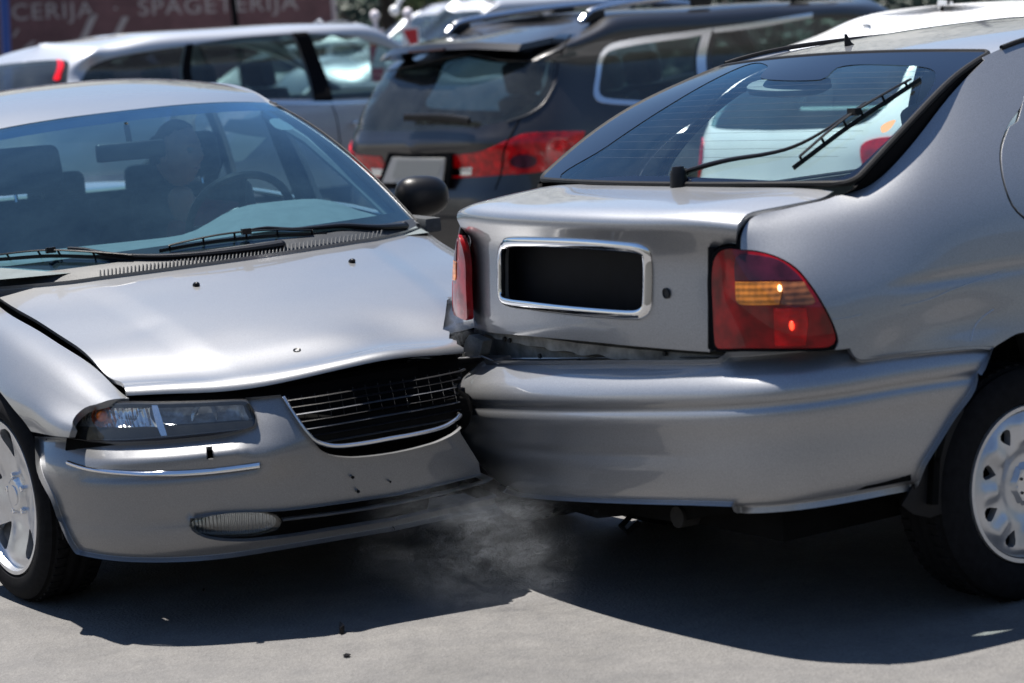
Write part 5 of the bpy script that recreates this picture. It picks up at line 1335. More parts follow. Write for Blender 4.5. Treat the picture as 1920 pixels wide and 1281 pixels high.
F = [(r_ * 7 + i, r_ * 7 + i + 1, (r_ + 1) * 7 + i + 1, (r_ + 1) * 7 + i) for r_ in range(3) for i in range(6)]
mb.add(V, F); spo = mb.obj('roof_spoiler', M['graphite'], suv)
mb = MB(); mb.box((0, .165, 1.505), (.34, .02, .012)); mb.obj('high_brake_light', M['smoke_lens'], spo)
def rail(sx):
    pts = [(sx * .63, .80, 1.60), (sx * .63, .88, 1.655), (sx * .63, 1.05, 1.68), (sx * .63, 1.6, 1.715), (sx * .63, 2.2, 1.725), (sx * .62, 2.8, 1.69), (sx * .61, 2.95, 1.65)]
    P = resample(pts, .06); mb = MB(); mb.tube(P, .020, 8, flat=(1, 1)); o = mb.obj('roof_rail', M['satin_rail'], suv)
    for y, z in ((.90, 1.625), (1.75, 1.68), (2.6, 1.665)): mb = MB(); mb.box((sx * .63, y, z), (.035, .15, .07)); mb.obj('rail_foot', M['black_plastic'], o, bevel=.008)
rail(1); rail(-1)
M['red_deep'] = lens('deep_red_lens', (.45, .0006, .004))
def slens(name, px, mat, off=.004, par=None, both=True):
    l_ = sloop(S_s, px, 1, .02); o = patch(name, S_s, l_, mat, par or suv, h=.04, lip=.01, off=off); mirrored(o); return o
tl1 = slens('tail_light', [(956, 262, 'c'), (985, 251), (1040, 248), (1096, 247, 'c'), (1088, 272), (1062, 305), (1035, 318), (1000, 324), (941, 328, 'c'), (946, 295)], M['red_deep'])
slens('bright_lens', [(1035, 268), (1075, 262), (1078, 272), (1040, 282)], M['red_bright'], .008, tl1); slens('bright_lens', [(1040, 300), (1072, 290), (1062, 306), (1030, 314)], M['red_bright'], .008, tl1)
slens('round_lens', [(960 + 22 + 25 * math.cos(a), 303 + 13 * math.sin(a)) for a in np.linspace(0, 2 * math.pi, 15)[:-1]], M['smoke_lens'], .009, tl1)
tl2 = slens('tailgate_light', [(846, 291, 'c'), (880, 288), (915, 280), (951, 264, 'c'), (941, 298), (936, 329, 'c'), (890, 332), (848, 334, 'c')], M['red_bright'])
slens('reversing_lens', [(848, 316, 'c'), (887, 313, 'c'), (885, 328, 'c'), (849, 330, 'c')], M['reflector'], .008, tl2)
P4 = [FS.on(u, v, Y=-.015) for u, v in ((735, 295), (833, 297), (828, 343), (716, 343))]
mb = MB(); mb.prism(P4, (0, .012, 0)); pl0 = mb.obj('number_plate', M['plate_frame'], suv, smooth=False)
P4 = [FS.on(u, v, Y=-.018) for u, v in ((745, 300), (829, 301), (822, 330), (735, 333))]
mb = MB(); mb.prism(P4, (0, .002, 0)); mb.obj('plate_face', prin('plate_grey', (.30, .30, .28), .5), pl0, smooth=False)
P4 = [FS.on(u, v, Y=.0) for u, v in ((728, 287), (845, 291), (840, 352), (706, 350))]
mb = MB(); mb.prism(P4, (0, .02, 0)); mb.obj('plate_recess', M['soft_black'], suv, smooth=False)
for pts, nm_ in (([(977, 220), (965, 240), (953, 262), (944, 295), (938, 332), (928, 356)], 'panel_gap'), ([(1070, 66), (1060, 84), (1053, 105)], 'panel_gap')):
    st = resample([S_s.px(u, v) for u, v in pts], .03); mb = MB(); mb.tube(S_s.ev(st), .0045, 5); mb.obj(nm_, M['soft_black'], suv)
st = resample([S_s.px(u, v) for u, v in ((1048, 118), (1043, 150), (1022, 192), (990, 216), (952, 229))], .03); mb = MB(); mb.tube(S_s.ev(st) + S_s.nrm(st) * .002, .006, 6); mb.obj('window_edge', M['graphite'], suv)
# rear wiper
wv = [S_s.ev(S_s.px(u, v))[0] for u, v in ((800, 219), (830, 219), (860, 221), (892, 226))]; wv = [2 * wv[0] - wv[1]] + wv
mb = MB(); mb.tube([w + [0, -.045, 0] for w in resample(wv, .03)], .022, 8, flat=(.5, 1)); sw_ = mb.obj('rear_wiper', M['black_plastic'], suv)
mb = MB(); b_ = FS.on(800, 232, Y=.10); mb.ell(b_ + [0, -.02, 0], (.045, .03, .028)); mb.obj('wiper_pivot', M['black_plastic'], sw_)
wheels(suv, .93, (.95, 3.72), .35); fill_in(suv, .93, 4.7, 1.02, ys=(1.3, 2.3), zh=.16)

# --- silver-white estate car
lotm = M['asphalt']
def platform(name, poly, z0, z1):
    mb = MB(); mb.prism([(x, y, z0) for x, y in poly], (0, 0, z1 - z0)); return struct(mb.obj(name, lotm, smooth=False))
platform('raised_lot', [(-60, 13.6), (-1.75, 13.6), (2.9, 17.6), (60, 17.6), (60, 90), (-60, 90)], -.2, .30)
platform('upper_lot', [(-60, 19.6), (60, 19.6), (60, 90), (-60, 90)], .25, .55)
rc = W3(126, 150, 14.8); bw = R(50); FW0 = Frame(0, 0, -bw); off_ = FW0.M @ np.array([.88, .12, 0])
FW = Frame(rc[0] - off_[0], rc[1] - off_[1], -bw, z=.30)
wag = thing('estate_car', FW, 'silver white estate car parked side on at the left below the maroon banner', 'car')
S_w = Surf(hull(4.7, .88, .93, 1.49, .34, 3.50, 2.80, .92, rail=.74, roof_drop=.05), FW)
def wl(px, step=.03): return sloop(S_w, px, 1, step)
wins = [wl([(158, 140), (175, 122), (215, 108), (280, 96), (348, 86, 'c'), (346, 182, 'c'), (160, 186)]), wl([(362, 84, 'c'), (450, 70), (545, 63, 'c'), (572, 120), (588, 186, 'c'), (366, 188, 'c')]),
        wl([(574, 62, 'c'), (640, 66), (700, 80), (760, 104), (804, 128), (812, 150), (800, 188, 'c'), (622, 188, 'c'), (600, 120)])]
wrg = rear_loop(S_w, [(0, 1.0, 'c'), (0, 1.34, 'c'), (.4, 1.335), (.60, 1.31), (.66, 1.18), (.66, 1.05), (.6, .99), (.3, .99)]); wrg[:, 0] = np.where(wrg[:, 0] < .012, 0, wrg[:, 0])
a2 = lambda S, cy, r=.36, z=.32: sloop(S, [('side', cy + r * math.cos(a), z + r * math.sin(a)) for a in np.linspace(.05, math.pi - .05, 12)] + [('side', cy - r + .01, .31, 'c'), ('side', cy + r - .01, .31, 'c')], 1, .04)
wsl = resample([(S_w.s[9] + .10, S_w.t[4] + .02), (S_w.S, S_w.t[4] + .02), (S_w.S, S_w.t[5] - .02), (S_w.s[9] + .12, S_w.t[5] - .04)], .05, True, (0, 1, 2, 3))
both_patch('body', S_w, S_w.rect(step=.04), M['silver_wagon'], wag, holes=wins + [wrg, a2(S_w, .85), a2(S_w, 3.55), wsl], h=.07, lip=.03)
for l_ in wins: pair('side_window', S_w, l_, M['dark_glass'], wag, h=.08, lip=0, off=-.006)
both_patch('rear_window', S_w, wrg, M['dark_glass'], wag, h=.08, lip=0, off=-.004); both_patch('windscreen', S_w, wsl, M['side_glass'], wag, h=.1, lip=0, off=-.004)
pair('pillar_cover', S_w, wl([(348, 84, 'c'), (362, 82, 'c'), (367, 190, 'c'), (347, 188, 'c')]), M['soft_black'], wag, h=.06, lip=.0, off=.003)
pair('pillar_cover', S_w, wl([(545, 62, 'c'), (575, 60, 'c'), (602, 120), (624, 190, 'c'), (588, 190, 'c'), (572, 120)]), M['soft_black'], wag, h=.06, lip=.0, off=.003)
pair('waist_trim', S_w, wl([(500, 190, 'c'), (650, 190), (780, 190, 'c'), (780, 196, 'c'), (650, 196), (500, 196, 'c')]), M['satin_rail'], wag, h=.06, lip=.0, off=.006)
st = resample([S_w.px(u, v) for u, v in ((622, 197), (632, 225), (640, 290), (642, 330))], .03); mb = MB(); mb.tube(S_w.ev(st), .004, 5); mb.obj('door_gap', M['soft_black'], wag)
hd = [S_w.ev(S_w.px(u, v))[0] + S_w.nrm(S_w.px(u, v))[0] * .03 for u, v in ((657, 232), (680, 230), (706, 228))]; mb = MB(); mb.tube(hd, .016, 8, flat=(.8, 1)); mb.obj('door_handle', M['chrome'], wag)
patch('tail_light', S_w, wl([(107, 112, 'c'), (118, 116), (118, 130), (112, 150), (101, 150, 'c'), (108, 130)], .02), M['red_bright'], wag, h=.04, lip=.01, off=.006)
wheels(wag, .88, (.85, 3.55)); fill_in(wag, .88, 4.5, .93, ys=(1.25, 2.1))

# --- white car ahead of the hatchback
FWc = Frame(1.22, 10.3, -R(62))
wc_ = thing('white_car', FWc, 'white hatchback with a black fin aerial, its roof showing above the silver hatchback', 'car')
S_c = Surf(hull(4.3, .88, .96, 1.53, .50, 3.0, 2.3, .95, rail=.74, roof_drop=.10), FWc)
cr = rear_loop(S_c, [(0, 1.02, 'c'), (0, 1.38, 'c'), (.4, 1.375), (.58, 1.345), (.66, 1.2), (.64, 1.07), (.5, 1.03)]); cr[:, 0] = np.where(cr[:, 0] < .012, 0, cr[:, 0])
cs = [sloop(S_c, [('side', y, z, 'c') for y, z in q_], 1, .05) for q_ in ([(.75, 1.08), (.85, 1.32), (1.55, 1.38), (1.6, 1.02)], [(1.68, 1.02), (1.64, 1.38), (2.2, 1.36), (2.75, 1.06)])]
wsl = resample([(S_c.s[9] + .10, S_c.t[4] + .02), (S_c.S, S_c.t[4] + .02), (S_c.S, S_c.t[5] - .02), (S_c.s[9] + .12, S_c.t[5] - .04)], .05, True, (0, 1, 2, 3))
both_patch('body', S_c, S_c.rect(step=.04), M['white_car'], wc_, holes=cs + [cr, a2(S_c, .8), a2(S_c, 3.45), wsl], h=.07, lip=.03)
both_patch('rear_window', S_c, cr, M['dark_glass'], wc_, h=.08, lip=0, off=-.004); both_patch('windscreen', S_c, wsl, M['side_glass'], wc_, h=.1, lip=0, off=-.004)
for l_ in cs: pair('side_window', S_c, l_, M['dark_glass'], wc_, h=.08, lip=0, off=-.006)
tl_ = rear_loop(S_c, [(.62, .95), (.74, .98), (.80, .92), (.81, .78), (.74, .74), (.66, .80)]); pair('tail_light', S_c, tl_, M['red_bright'], wc_, h=.05, lip=.01, off=.006)
mb = MB(); P = FWc.l(W3(1744, 9, 11.6)); mb.prism([(0, -.02, 0), (0, .13, 0), (0, .06, .035), (0, 0, .09), (0, -.015, .09)], (.012, 0, 0)); zt_ = S_c.ray(np.array([.0, P[1], 3.0]), np.array([0.001, 0, -1.0])); b_ = S_c.ev(zt_)[0]
A = np.array(mb.V) + b_ - [.006, 0, .01]; mb.V = [tuple(a) for a in A]; mb.obj('roof_aerial', M['black_plastic'], wc_, bevel=.003)
wheels(wc_, .88, (.8, 3.45)); fill_in(wc_, .88, 4.3, .96, ys=(1.3, 2.2))

# --- far cars across the lot
def far_car(label, x, y, ang, z, mat, name='parked_car', group=None, H=1.47):
    F_ = Frame(x, y, ang, z=z); t = thing(name, F_, label, 'car', group)
    S = Surf(hull(4.3, .87, .93, H, .5, 3.0, 2.25, .93, rail=.74), F_)
    c1 = rear_loop(S, [(0, 1.0, 'c'), (0, 1.33, 'c'), (.4, 1.32), (.58, 1.29), (.64, 1.1), (.5, 1.0)]); c1[:, 0] = np.where(c1[:, 0] < .012, 0, c1[:, 0])
    ss = [sloop(S, [('side', a, b, 'c') for a, b in q_], 1, .06) for q_ in ([(.75, 1.06), (.85, 1.27), (1.55, 1.33), (1.6, 1.0)], [(1.68, 1.0), (1.64, 1.33), (2.2, 1.31), (2.75, 1.04)])]
    w_ = resample([(S.s[9] + .10, S.t[4] + .02), (S.S, S.t[4] + .02), (S.S, S.t[5] - .02), (S.s[9] + .12, S.t[5] - .04)], .06, True, (0, 1, 2, 3))
    both_patch('body', S, S.rect(step=.06), mat, t, holes=ss + [c1, a2(S, .8), a2(S, 3.45), w_], h=.10, lip=.03)
    both_patch('rear_window', S, c1, M['dark_glass'], t, h=.12, lip=0, off=-.004); both_patch('windscreen', S, w_, M['side_glass'], t, h=.12, lip=0, off=-.004)
    for l_ in ss: pair('side_window', S, l_, M['dark_glass'], t, h=.12, lip=0, off=-.006)
    wheels(t, .87, (.8, 3.45)); fill_in(t, .87, 4.3, .93, ys=(1.3, 2.2)); return t
p_ = W3(905, 60, 23)
far_car('silver car with a bright windscreen parked far behind the dark sport utility car', p_[0] + 1.5, 25.2, R(128), .55, M['silver_wagon'])
far_car('white car low behind the red and white barrier boards', -.4, 28.5, R(95), .35, M['white_car'])

# ------------------------------------------------------------------ added dark ridge all round, banner, poles, barriers, trees
def foliage(name, c1, c2):
    m, nt, out = nm(name); L = nt.links.new; p = N(nt, 'BsdfPrincipled', i_Roughness=.6); tc = N(nt, 'TexCoord')
    n = N(nt, 'TexNoise', i_Scale=1.7, i_Detail=5.); L(tc.outputs['Object'], n.inputs['Vector'])
    r = N(nt, 'ValToRGB'); r.color_ramp.elements[0].color = (*c1, 1); r.color_ramp.elements[1].color = (*c2, 1); r.color_ramp.elements[0].position = .35; r.color_ramp.elements[1].position = .65
    L(n.outputs[0], r.inputs[0]); L(r.outputs[0], p.inputs['Base Color']); L(p.outputs[0], out.inputs[0]); return m
M['leaf_dark'] = foliage('dark_leaves', (.008, .022, .016), (.022, .05, .026)); M['leaf_yellow'] = foliage('yellow_green_leaves', (.03, .06, .015), (.12, .13, .03)); M['bark'] = prin('bark', (.05, .042, .035), .9, noise_amt=.4, noise_scale=12)
V = []; F = []; K, Q = 120, 9  # ring added to darken reflections in the cars; far part is green background
for i in range(K):
    a = 2 * math.pi * i / K
    for j in range(Q):
        f = j / (Q - 1); rr = 46 + 40 * f; h = 17 * math.sin(min(1, f * 1.15) * math.pi / 2) * (1 + .25 * noise.noise(Vector((math.cos(a) * 3, math.sin(a) * 3, f)))) if j else -.5
        V.append((math.cos(a) * rr, 12 + math.sin(a) * rr, h + (1.6 * noise.noise(Vector((math.cos(a) * 14, math.sin(a) * 14, f * 5))) if j else 0)))
F = [(i * Q + j, ((i + 1) % K) * Q + j, ((i + 1) % K) * Q + j + 1, i * Q + j + 1) for i in range(K) for j in range(Q - 1)]
struct(raw('added_ridge', V, F, foliage('dark_ridge_green', (.018, .028, .022), (.045, .052, .042))))
added_ridge = bpy.data.objects['added_ridge']; added_ridge.data.materials.clear() if False else None
if not added_ridge.data.materials: added_ridge.data.materials.append(foliage('dark_ridge_green', (.018, .028, .022), (.045, .052, .042)))

def text_mesh(txt, size, mat, parent, loc, rot, name='lettering', ext=.004):
    cu = bpy.data.curves.new('t', 'FONT'); cu.body = txt; cu.size = size; cu.extrude = ext; cu.space_character = 1.12
    o = bpy.data.objects.new('t', cu); COL.objects.link(o); bpy.context.view_layer.update()
    me = bpy.data.meshes.new_from_object(o); bpy.data.objects.remove(o); me.name = name; me.materials.clear(); me.materials.append(mat)
    q = obj(name, me, parent); q.location = loc; q.rotation_euler = rot; return q
# banner
BY = 30.0
pa = W3(22, 34, BY); pb = W3(600, 15, BY)
ban = thing('banner', (-6.8, BY, .55), 'maroon banner with pale restaurant lettering hanging behind the estate car', 'banner')
bt_ = math.atan2(-.03, 1)
mb = MB(); mb.box((2.35, 0, 1.9), (4.85, .03, 2.6)); mb.obj('cloth', prin('maroon_cloth', (.085, .042, .046), .85, noise_amt=.25, noise_scale=3), ban, smooth=False)
mb = MB(); mb.tube([(4.80, -.03, -.2), (4.80, -.03, 3.4)], .035, 10); mb.obj('banner_post', prin('post_grey', (.28, .24, .25), .6), ban)
let = prin('banner_lettering', (.24, .215, .215), .8)
s0 = W3(22, 38, BY) - np.array([-6.8, BY, .55]); s1 = W3(560, 18, BY) - np.array([-6.8, BY, .55]); ang_ = math.atan2(s1[2] - s0[2], s1[0] - s0[0])
tx = text_mesh('CERIJA  ·  ŠPAGETERIJA', .30, let, ban, (s0[0], -.022, s0[2]), (R(90), 0, 0), ext=.002)
wd = max(v.co.x for v in tx.data.vertices); tx.scale.x = (s1[0] - s0[0]) / wd
tx.rotation_euler = (R(90), -ang_ , 0)
t2 = text_mesh('GOSTILNA', .42, let, ban, (s0[0] + .55, -.022, s0[2] + .33), (R(90), -ang_, 0), ext=.002)
mb = MB()
for k, (u, v, w, h) in enumerate(((165, 52, 42, 50), (225, 52, 38, 40), (30, 62, 16, 14), (55, 85, 30, 14))):
    c = W3(u, v, BY) - np.array([-6.8, BY, .55]); s_ = BY / FPX
    mb.add([(c[0] - w * .5 * s_, -.024, c[2] - h * .5 * s_), (c[0] - w * .15 * s_, -.024, c[2] - h * .5 * s_), (c[0] + w * .5 * s_, -.024, c[2] + h * .45 * s_), (c[0] + w * .2 * s_, -.024, c[2] + h * .5 * s_), (c[0] - w * .2 * s_, -.024, c[2] - h * .1 * s_)], [(0, 1, 2, 3, 4)])
mb.obj('banner_print', let, ban, smooth=False)
def pole(u0, v0, u1, v1, y, r, mat, label, zb=.55):
    a = W3(u0, v0, y); b = W3(u1, v1, y); d = (a - b) / (a[2] - b[2]); base = b + d * (zb - b[2]); top_ = a + d * .8
    mb = MB(); mb.tube([base, top_], r, 12); mb.lathe([(r * 2.2, 0), (r * 2.2, .03), (r, .035)], 'z', base, 16); return tag(mb.obj('pole', mat), label, 'pole')
pole(8, 0, 12, 90, 28, .055, prin('blue_paint', (.012, .05, .22), .4), 'blue pole at the left edge in front of the maroon banner')
pole(436, 0, 444, 60, 27, .04, M['soft_black'], 'black pole standing in front of the banner lettering')
# red and white barrier boards
def board(u0, u1, v0, v1, y, label, flip=False):
    a = W3(u0, v0, y); b = W3(u1, v1, y); zc_ = .55; t = thing('barrier_board', ((a[0] + b[0]) / 2, y, zc_), label, 'barrier', 'red and white barrier boards'); w = b[0] - a[0]; z1 = a[2] - zc_
    mb = MB(); mb.box((0, 0, z1 - .35), (w, .04, .70)); mb.obj('panel', prin('board_white', (.70, .70, .70), .5), t, smooth=False)
    mb = MB()
    s_ = -1 if flip else 1
    for k in range(2):
        z = z1 - .02 - k * .34; mb.add([(-s_ * w * .42, -.024, z), (s_ * w * .42, -.024, z), (s_ * w * .42, -.024, z - .32)], [(0, 1, 2)])
    mb.obj('red_stripe', prin('board_red', (.45, .015, .02), .45), t, smooth=False)
    mb = MB(); mb.box((0, 0, .05), (w * .9, .25, .10)); mb.box((0, 0, .28), (.06, .03, .56)); mb.obj('board_foot', M['rubber'], t, bevel=.01)
board(752, 788, 52, 92, 20.5, 'red and white barrier board beside the far silver car windscreen')
board(688, 722, 56, 92, 21.2, 'red and white barrier board left of the small post', True)
def bollard(u, v, y, label):
    a = W3(u, v, y); mb = MB(); mb.tube([(a[0], y, .55), (a[0], y, a[2] - .05)], .022, 10); mb.ell((a[0], y, a[2] - .03), (.045, .045, .055)); o = mb.obj('marker_post', prin('post_white', (.66, .62, .66), .5)); tag(o, label, 'post', 'white marker posts')
bollard(702, 24, 21.6, 'white marker post with a round head, left of the slanting white rod'); bollard(764, 20, 21.0, 'white marker post with a round head, above the red board')
a = W3(740, 20, 19); b = W3(768, -30, 19); mb = MB(); mb.tube([a, b], .022, 10); mb.ell(a, (.045, .045, .045)); 
rod = tag(mb.obj('white_rod', M['white_car']), 'slanting white rod with a round tip hanging over the lot', 'rod')
mb = MB(); mb.tube([(b[0], 19, b[2]), (b[0] + .9, 19, b[2] + 1.4)], .022, 8); mb.box((b[0] + .95, 19, 1.6), (.22, .22, 2.3)); mb.obj('arm_housing', M['satin_rail'], rod) if False else None
# trees behind the lot
def tree(x, y, z0, h, rad, mat, label, n=2600, seed=0, low=.15):
    rr = random.Random(seed); t = thing('tree', (x, y, z0), label, 'tree', None)
    mb = MB(); P = [(0, 0, 0), (.05, 0, h * .3), (-.04, .05, h * .6), (0, 0, h * .9)]; mb.tube(resample(P, .4), np.linspace(.16, .03, len(resample(P, .4))), 8)
    for k in range(9):
        a = rr.uniform(0, 6.28); z = h * rr.uniform(.15, .7); l = rad * rr.uniform(.5, .9); mb.tube([(0, 0, z), (l * .5 * math.cos(a), l * .5 * math.sin(a), z + l * .35), (l * math.cos(a), l * math.sin(a), z + l * .5)], [.06, .035, .012], 6)
    mb.obj('trunk', M['bark'], t)
    cl = [(rr.gauss(0, rad * .45), rr.gauss(0, rad * .45), h * rr.uniform(low, 1.0), rad * rr.uniform(.28, .5)) for _ in range(26)]
    V = []; F = []
    for i in range(n):
        c = rr.choice(cl); d = Vector((rr.gauss(0, 1), rr.gauss(0, 1), rr.gauss(0, 1))).normalized() * c[3] * rr.uniform(.55, 1.05)
        p0 = Vector(c[:3]) + d; u_ = Vector((rr.gauss(0, 1), rr.gauss(0, 1), rr.gauss(0, .6))).normalized(); w_ = u_.orthogonal().normalized(); s = rr.uniform(.05, .11)
        b = len(V); V += [p0 - u_ * s, p0 + w_ * s * .5, p0 + u_ * s, p0 - w_ * s * .5]; F.append((b, b + 1, b + 2, b + 3))
    raw('crown', V, F, mat, t, smooth=False)
specs = [(-1.5, 33.5, 5.5, 2.0, 'leaf_dark', 'dark green tree right of the maroon banner'), (-.9, 31.5, 3.4, .7, 'leaf_yellow', 'small yellow green tree above the barrier boards'), (1.0, 35, 6, 2.4, 'leaf_dark', 'dark tree over the far silver car'),
         (4.0, 36, 6, 2.6, 'leaf_dark', 'dark tree behind the roof rails of the sport utility car'), (7.4, 34.5, 5.6, 2.5, 'leaf_dark', 'dark tree at the top right behind the white roof'), (-4.6, 35, 5, 2.2, 'leaf_dark', 'dark tree rising behind the maroon banner')]
for i, (x, y, h, r_, mt, lb) in enumerate(specs): tree(x, y, .55, h, r_, M[mt], lb, 2600 if mt == 'leaf_dark' else 900, i, .08)
hb = MB()
tag(MB().box((1.5, 38, 1.9), (15, .3, 2.8)).obj('fence', prin('green_mesh_fence', (.012, .035, .03), .8, noise_amt=.4, noise_scale=2), smooth=False), 'dark green screen fence closing the lot behind the trees', 'fence')

# ------------------------------------------------------------------ bits on the asphalt
def chip(u, v, w, h, label, seed):
    c = FL.w(FL.on(u, v, Z=.004)); rr = random.Random(seed); n = 7
    pts = [(c[0] + w * (.6 + .4 * rr.random()) * math.cos(2 * math.pi * k / n), c[1] + w * (1.2 + rr.random()) * math.sin(2 * math.pi * k / n), .003) for k in range(n)]
    mb = MB(); mb.prism(pts, (0, 0, h)); o = mb.obj('plastic_fragment', M['black_plastic'], smooth=False); A = o.data.vertices
    for i in range(n, 2 * n): A[i].co.z += rr.uniform(-.3, .8) * h; A[i].co.x += rr.uniform(-.3, .3) * w
    tag(o, label, 'fragment', 'broken bits on the asphalt')
chip(641, 1185, .010, .016, 'largest black fragment lying in the sun below the left car', 1); chip(650, 1229, .009, .002, 'flat dark scrap nearest the bottom edge', 2)
chip(382, 1107, .004, .004, 'tiny crumb in the shadow under the left car', 4)

# ------------------------------------------------------------------ driver
def skin_chain(verts, edges, radii, name, mat, parent, sub=2, root=0):
    me = bpy.data.meshes.new(name); me.from_pydata([tuple(v) for v in verts], edges, []); o = obj(name, me, parent)
    me.materials.append(mat); m = o.modifiers.new('skin', 'SKIN'); me.skin_vertices[0].data[root].use_root = True
    for i, r_ in enumerate(radii): me.skin_vertices[0].data[i].radius = (r_, r_) if np.ndim(r_) == 0 else r_
    m.use_smooth_shade = True; s = o.modifiers.new('sub', 'SUBSURF'); s.levels = sub; s.render_levels = sub
    dg = bpy.context.evaluated_depsgraph_get(); bpy.context.view_layer.update(); ev = o.evaluated_get(bpy.context.evaluated_depsgraph_get())
    m2 = bpy.data.meshes.new_from_object(ev); o.modifiers.clear(); o.data = m2; m2.name = name; m2.polygons.foreach_set('use_smooth', [True] * len(m2.polygons)); return o
M['skin'] = prin('skin', (.36, .19, .135), .5, noise_amt=.12, noise_scale=20); M['shirt'] = prin('red_shirt', (.16, .022, .025), .85, noise_amt=.2, noise_scale=30); M['hair'] = prin('short_hair', (.035, .028, .022), .75, noise_amt=.3, noise_scale=80)
hc_ = FL.on(334, 288, Y=2.60)

drv = thing('person', Frame(*(FL.w([.38, 2.50, .0])[:2]), FL.ang, z=.42), 'driver in a dark red shirt behind the wheel, head turned to the side window', 'person')
T = lambda p_: tuple(np.array(p_) - np.array([.38, 2.50, .42]))     # sedan-local to driver-local
hx, hy, hz = hc_
sh = hz - .27
bod = [T((.38, 2.62, .52)), T((.38, 2.66, .72)), T((.38, 2.68, sh - .04)), T((hx, hy + .04, sh + .07)), T((hx, hy + .01, sh + .15)),
       T((.56, 2.66, sh - .03)), T((.62, 2.52, sh - .24)), T((.56, 2.30, sh - .20)), T((.50, 2.18, sh - .14)),
       T((.20, 2.66, sh - .03)), T((.14, 2.52, sh - .24)), T((.22, 2.30, sh - .22)), T((.30, 2.18, sh - .16)),
       T((.50, 2.15, .56)), T((.50, 1.85, .40)), T((.26, 2.15, .56)), T((.26, 1.85, .40))]
ed = [(0, 1), (1, 2), (2, 3), (3, 4), (2, 5), (5, 6), (6, 7), (7, 8), (2, 9), (9, 10), (10, 11), (11, 12), (0, 13), (13, 14), (0, 15), (15, 16)]
body = skin_chain(bod, ed, [.15, .14, (.15, .10), .056, .055, .062, .046, .036, .026, .062, .046, .036, .026, .085, .06, .085, .06], 'body', M['skin'], drv)
shr = skin_chain(bod[:3] + [bod[3]] + [bod[5], tuple(np.array(bod[6]) * .75 + np.array(bod[5]) * .25), bod[9], tuple(np.array(bod[10]) * .75 + np.array(bod[9]) * .25)], [(0, 1), (1, 2), (2, 3), (2, 4), (4, 5), (2, 6), (6, 7)], [.165, .155, (.165, .115), .060, .072, .058, .072, .058], 'shirt', M['shirt'], drv)
# hands: palm with five fingers curled round the rim
for sgn, wr in ((1, bod[8]), (-1, bod[12])):
    wr = np.array(wr); vs = [wr, wr + [0, -.05, .03]]; es = [(0, 1)]; rs_ = [.024, .030]
    for k in range(4):
        b = wr + [(k - 1.5) * .019, -.075, .045 - .004 * abs(k - 1.5)]; i = len(vs); L_ = (.9, 1, .97, .8)[k]
        vs += [b, b + np.array([0, -.03, .012]) * L_, b + np.array([0, -.045, -.012]) * L_, b + np.array([0, -.035, -.032]) * L_]; es += [(1, i), (i, i + 1), (i + 1, i + 2), (i + 2, i + 3)]; rs_ += [.0105, .0095, .009, .008]
    i = len(vs); vs += [wr + [-sgn * .030, -.045, .03], wr + [-sgn * .045, -.075, .02], wr + [-sgn * .040, -.095, .008]]; es += [(1, i), (i, i + 1), (i + 1, i + 2)]; rs_ += [.013, .011, .009]
    skin_chain(vs, es, rs_, 'hand', M['skin'], drv, 1)
# head with a face, turned towards the image right (his left)
bm = bmesh.new(); bmesh.ops.create_icosphere(bm, subdivisions=5, radius=1)
for v in bm.verts:
    x, y, z = v.co; X, Y, Z = x * .076, y * .098, z * .122           # face looks along -Y
    if z < 0: X *= 1 - .24 * z * z; Y *= 1 - .10 * z * z
    if y < 0:
        Y *= .93
        Y -= .024 * math.exp(-((X / .012) ** 2)) * math.exp(-(((Z + .018) / .022) ** 2)) + .012 * math.exp(-((X / .010) ** 2)) * math.exp(-(((Z - .010) / .022) ** 2))   # nose
        for s_ in (-1, 1): Y += .012 * math.exp(-(((X - s_ * .030) / .014) ** 2 + ((Z - .012) / .010) ** 2))                                                       # sockets
        Y -= .006 * math.exp(-((Z - .030) / .009) ** 2) * math.exp(-(X / .05) ** 2)                                                                                 # brow
        Y -= .006 * math.exp(-(((Z + .055) / .007) ** 2 + (X / .022) ** 2)) - .005 * math.exp(-(((Z + .061) / .0035) ** 2 + (X / .022) ** 2)) + .005 * math.exp(-(((Z + .068) / .006) ** 2 + (X / .018) ** 2))
        Y -= .010 * math.exp(-(((Z + .100) / .018) ** 2 + (X / .022) ** 2))                                                                                        # chin
    v.co = (X, Y, Z)
me = bpy.data.meshes.new('head'); bm.to_mesh(me); bm.free(); me.polygons.foreach_set('use_smooth', [True] * len(me.polygons))
head = obj('head', me, drv, M['skin']); head.location = T((hx, hy, hz)); head.rotation_euler = (0, R(2), R(38))
for s_ in (-1, 1):
    mb = MB(); mb.ell((s_ * .030, -.078, .011), (.0115, .0115, .0085)); mb.obj('eye', prin('eye_white', (.22, .19, .17), .4), head)
    mb = MB(); mb.ell((s_ * .078, .010, .0), (.010, .019, .030), rotm('Z', s_ * .3)); mb.obj('ear', M['skin'], head)
mb = MB(); mb.ell((0, -.083, -.057), (.021, .006, .004)); mb.obj('lips', prin('lips', (.28, .10, .09), .45), head)
bm = bmesh.new(); bmesh.ops.create_icosphere(bm, subdivisions=4, radius=1)
rem = []
for v in bm.verts:
    x, y, z = v.co
    if z < .42 + (-y) * .45 and not (y > .15 and z > -.35): rem.append(v)
    v.co = (x * .080, y * .103 + .002, z * .127 + .001)
bmesh.ops.delete(bm, geom=rem, context='VERTS'); me = bpy.data.meshes.new('hair'); bm.to_mesh(me); bm.free(); me.polygons.foreach_set('use_smooth', [True] * len(me.polygons)); obj('hair', me, head, M['hair'])

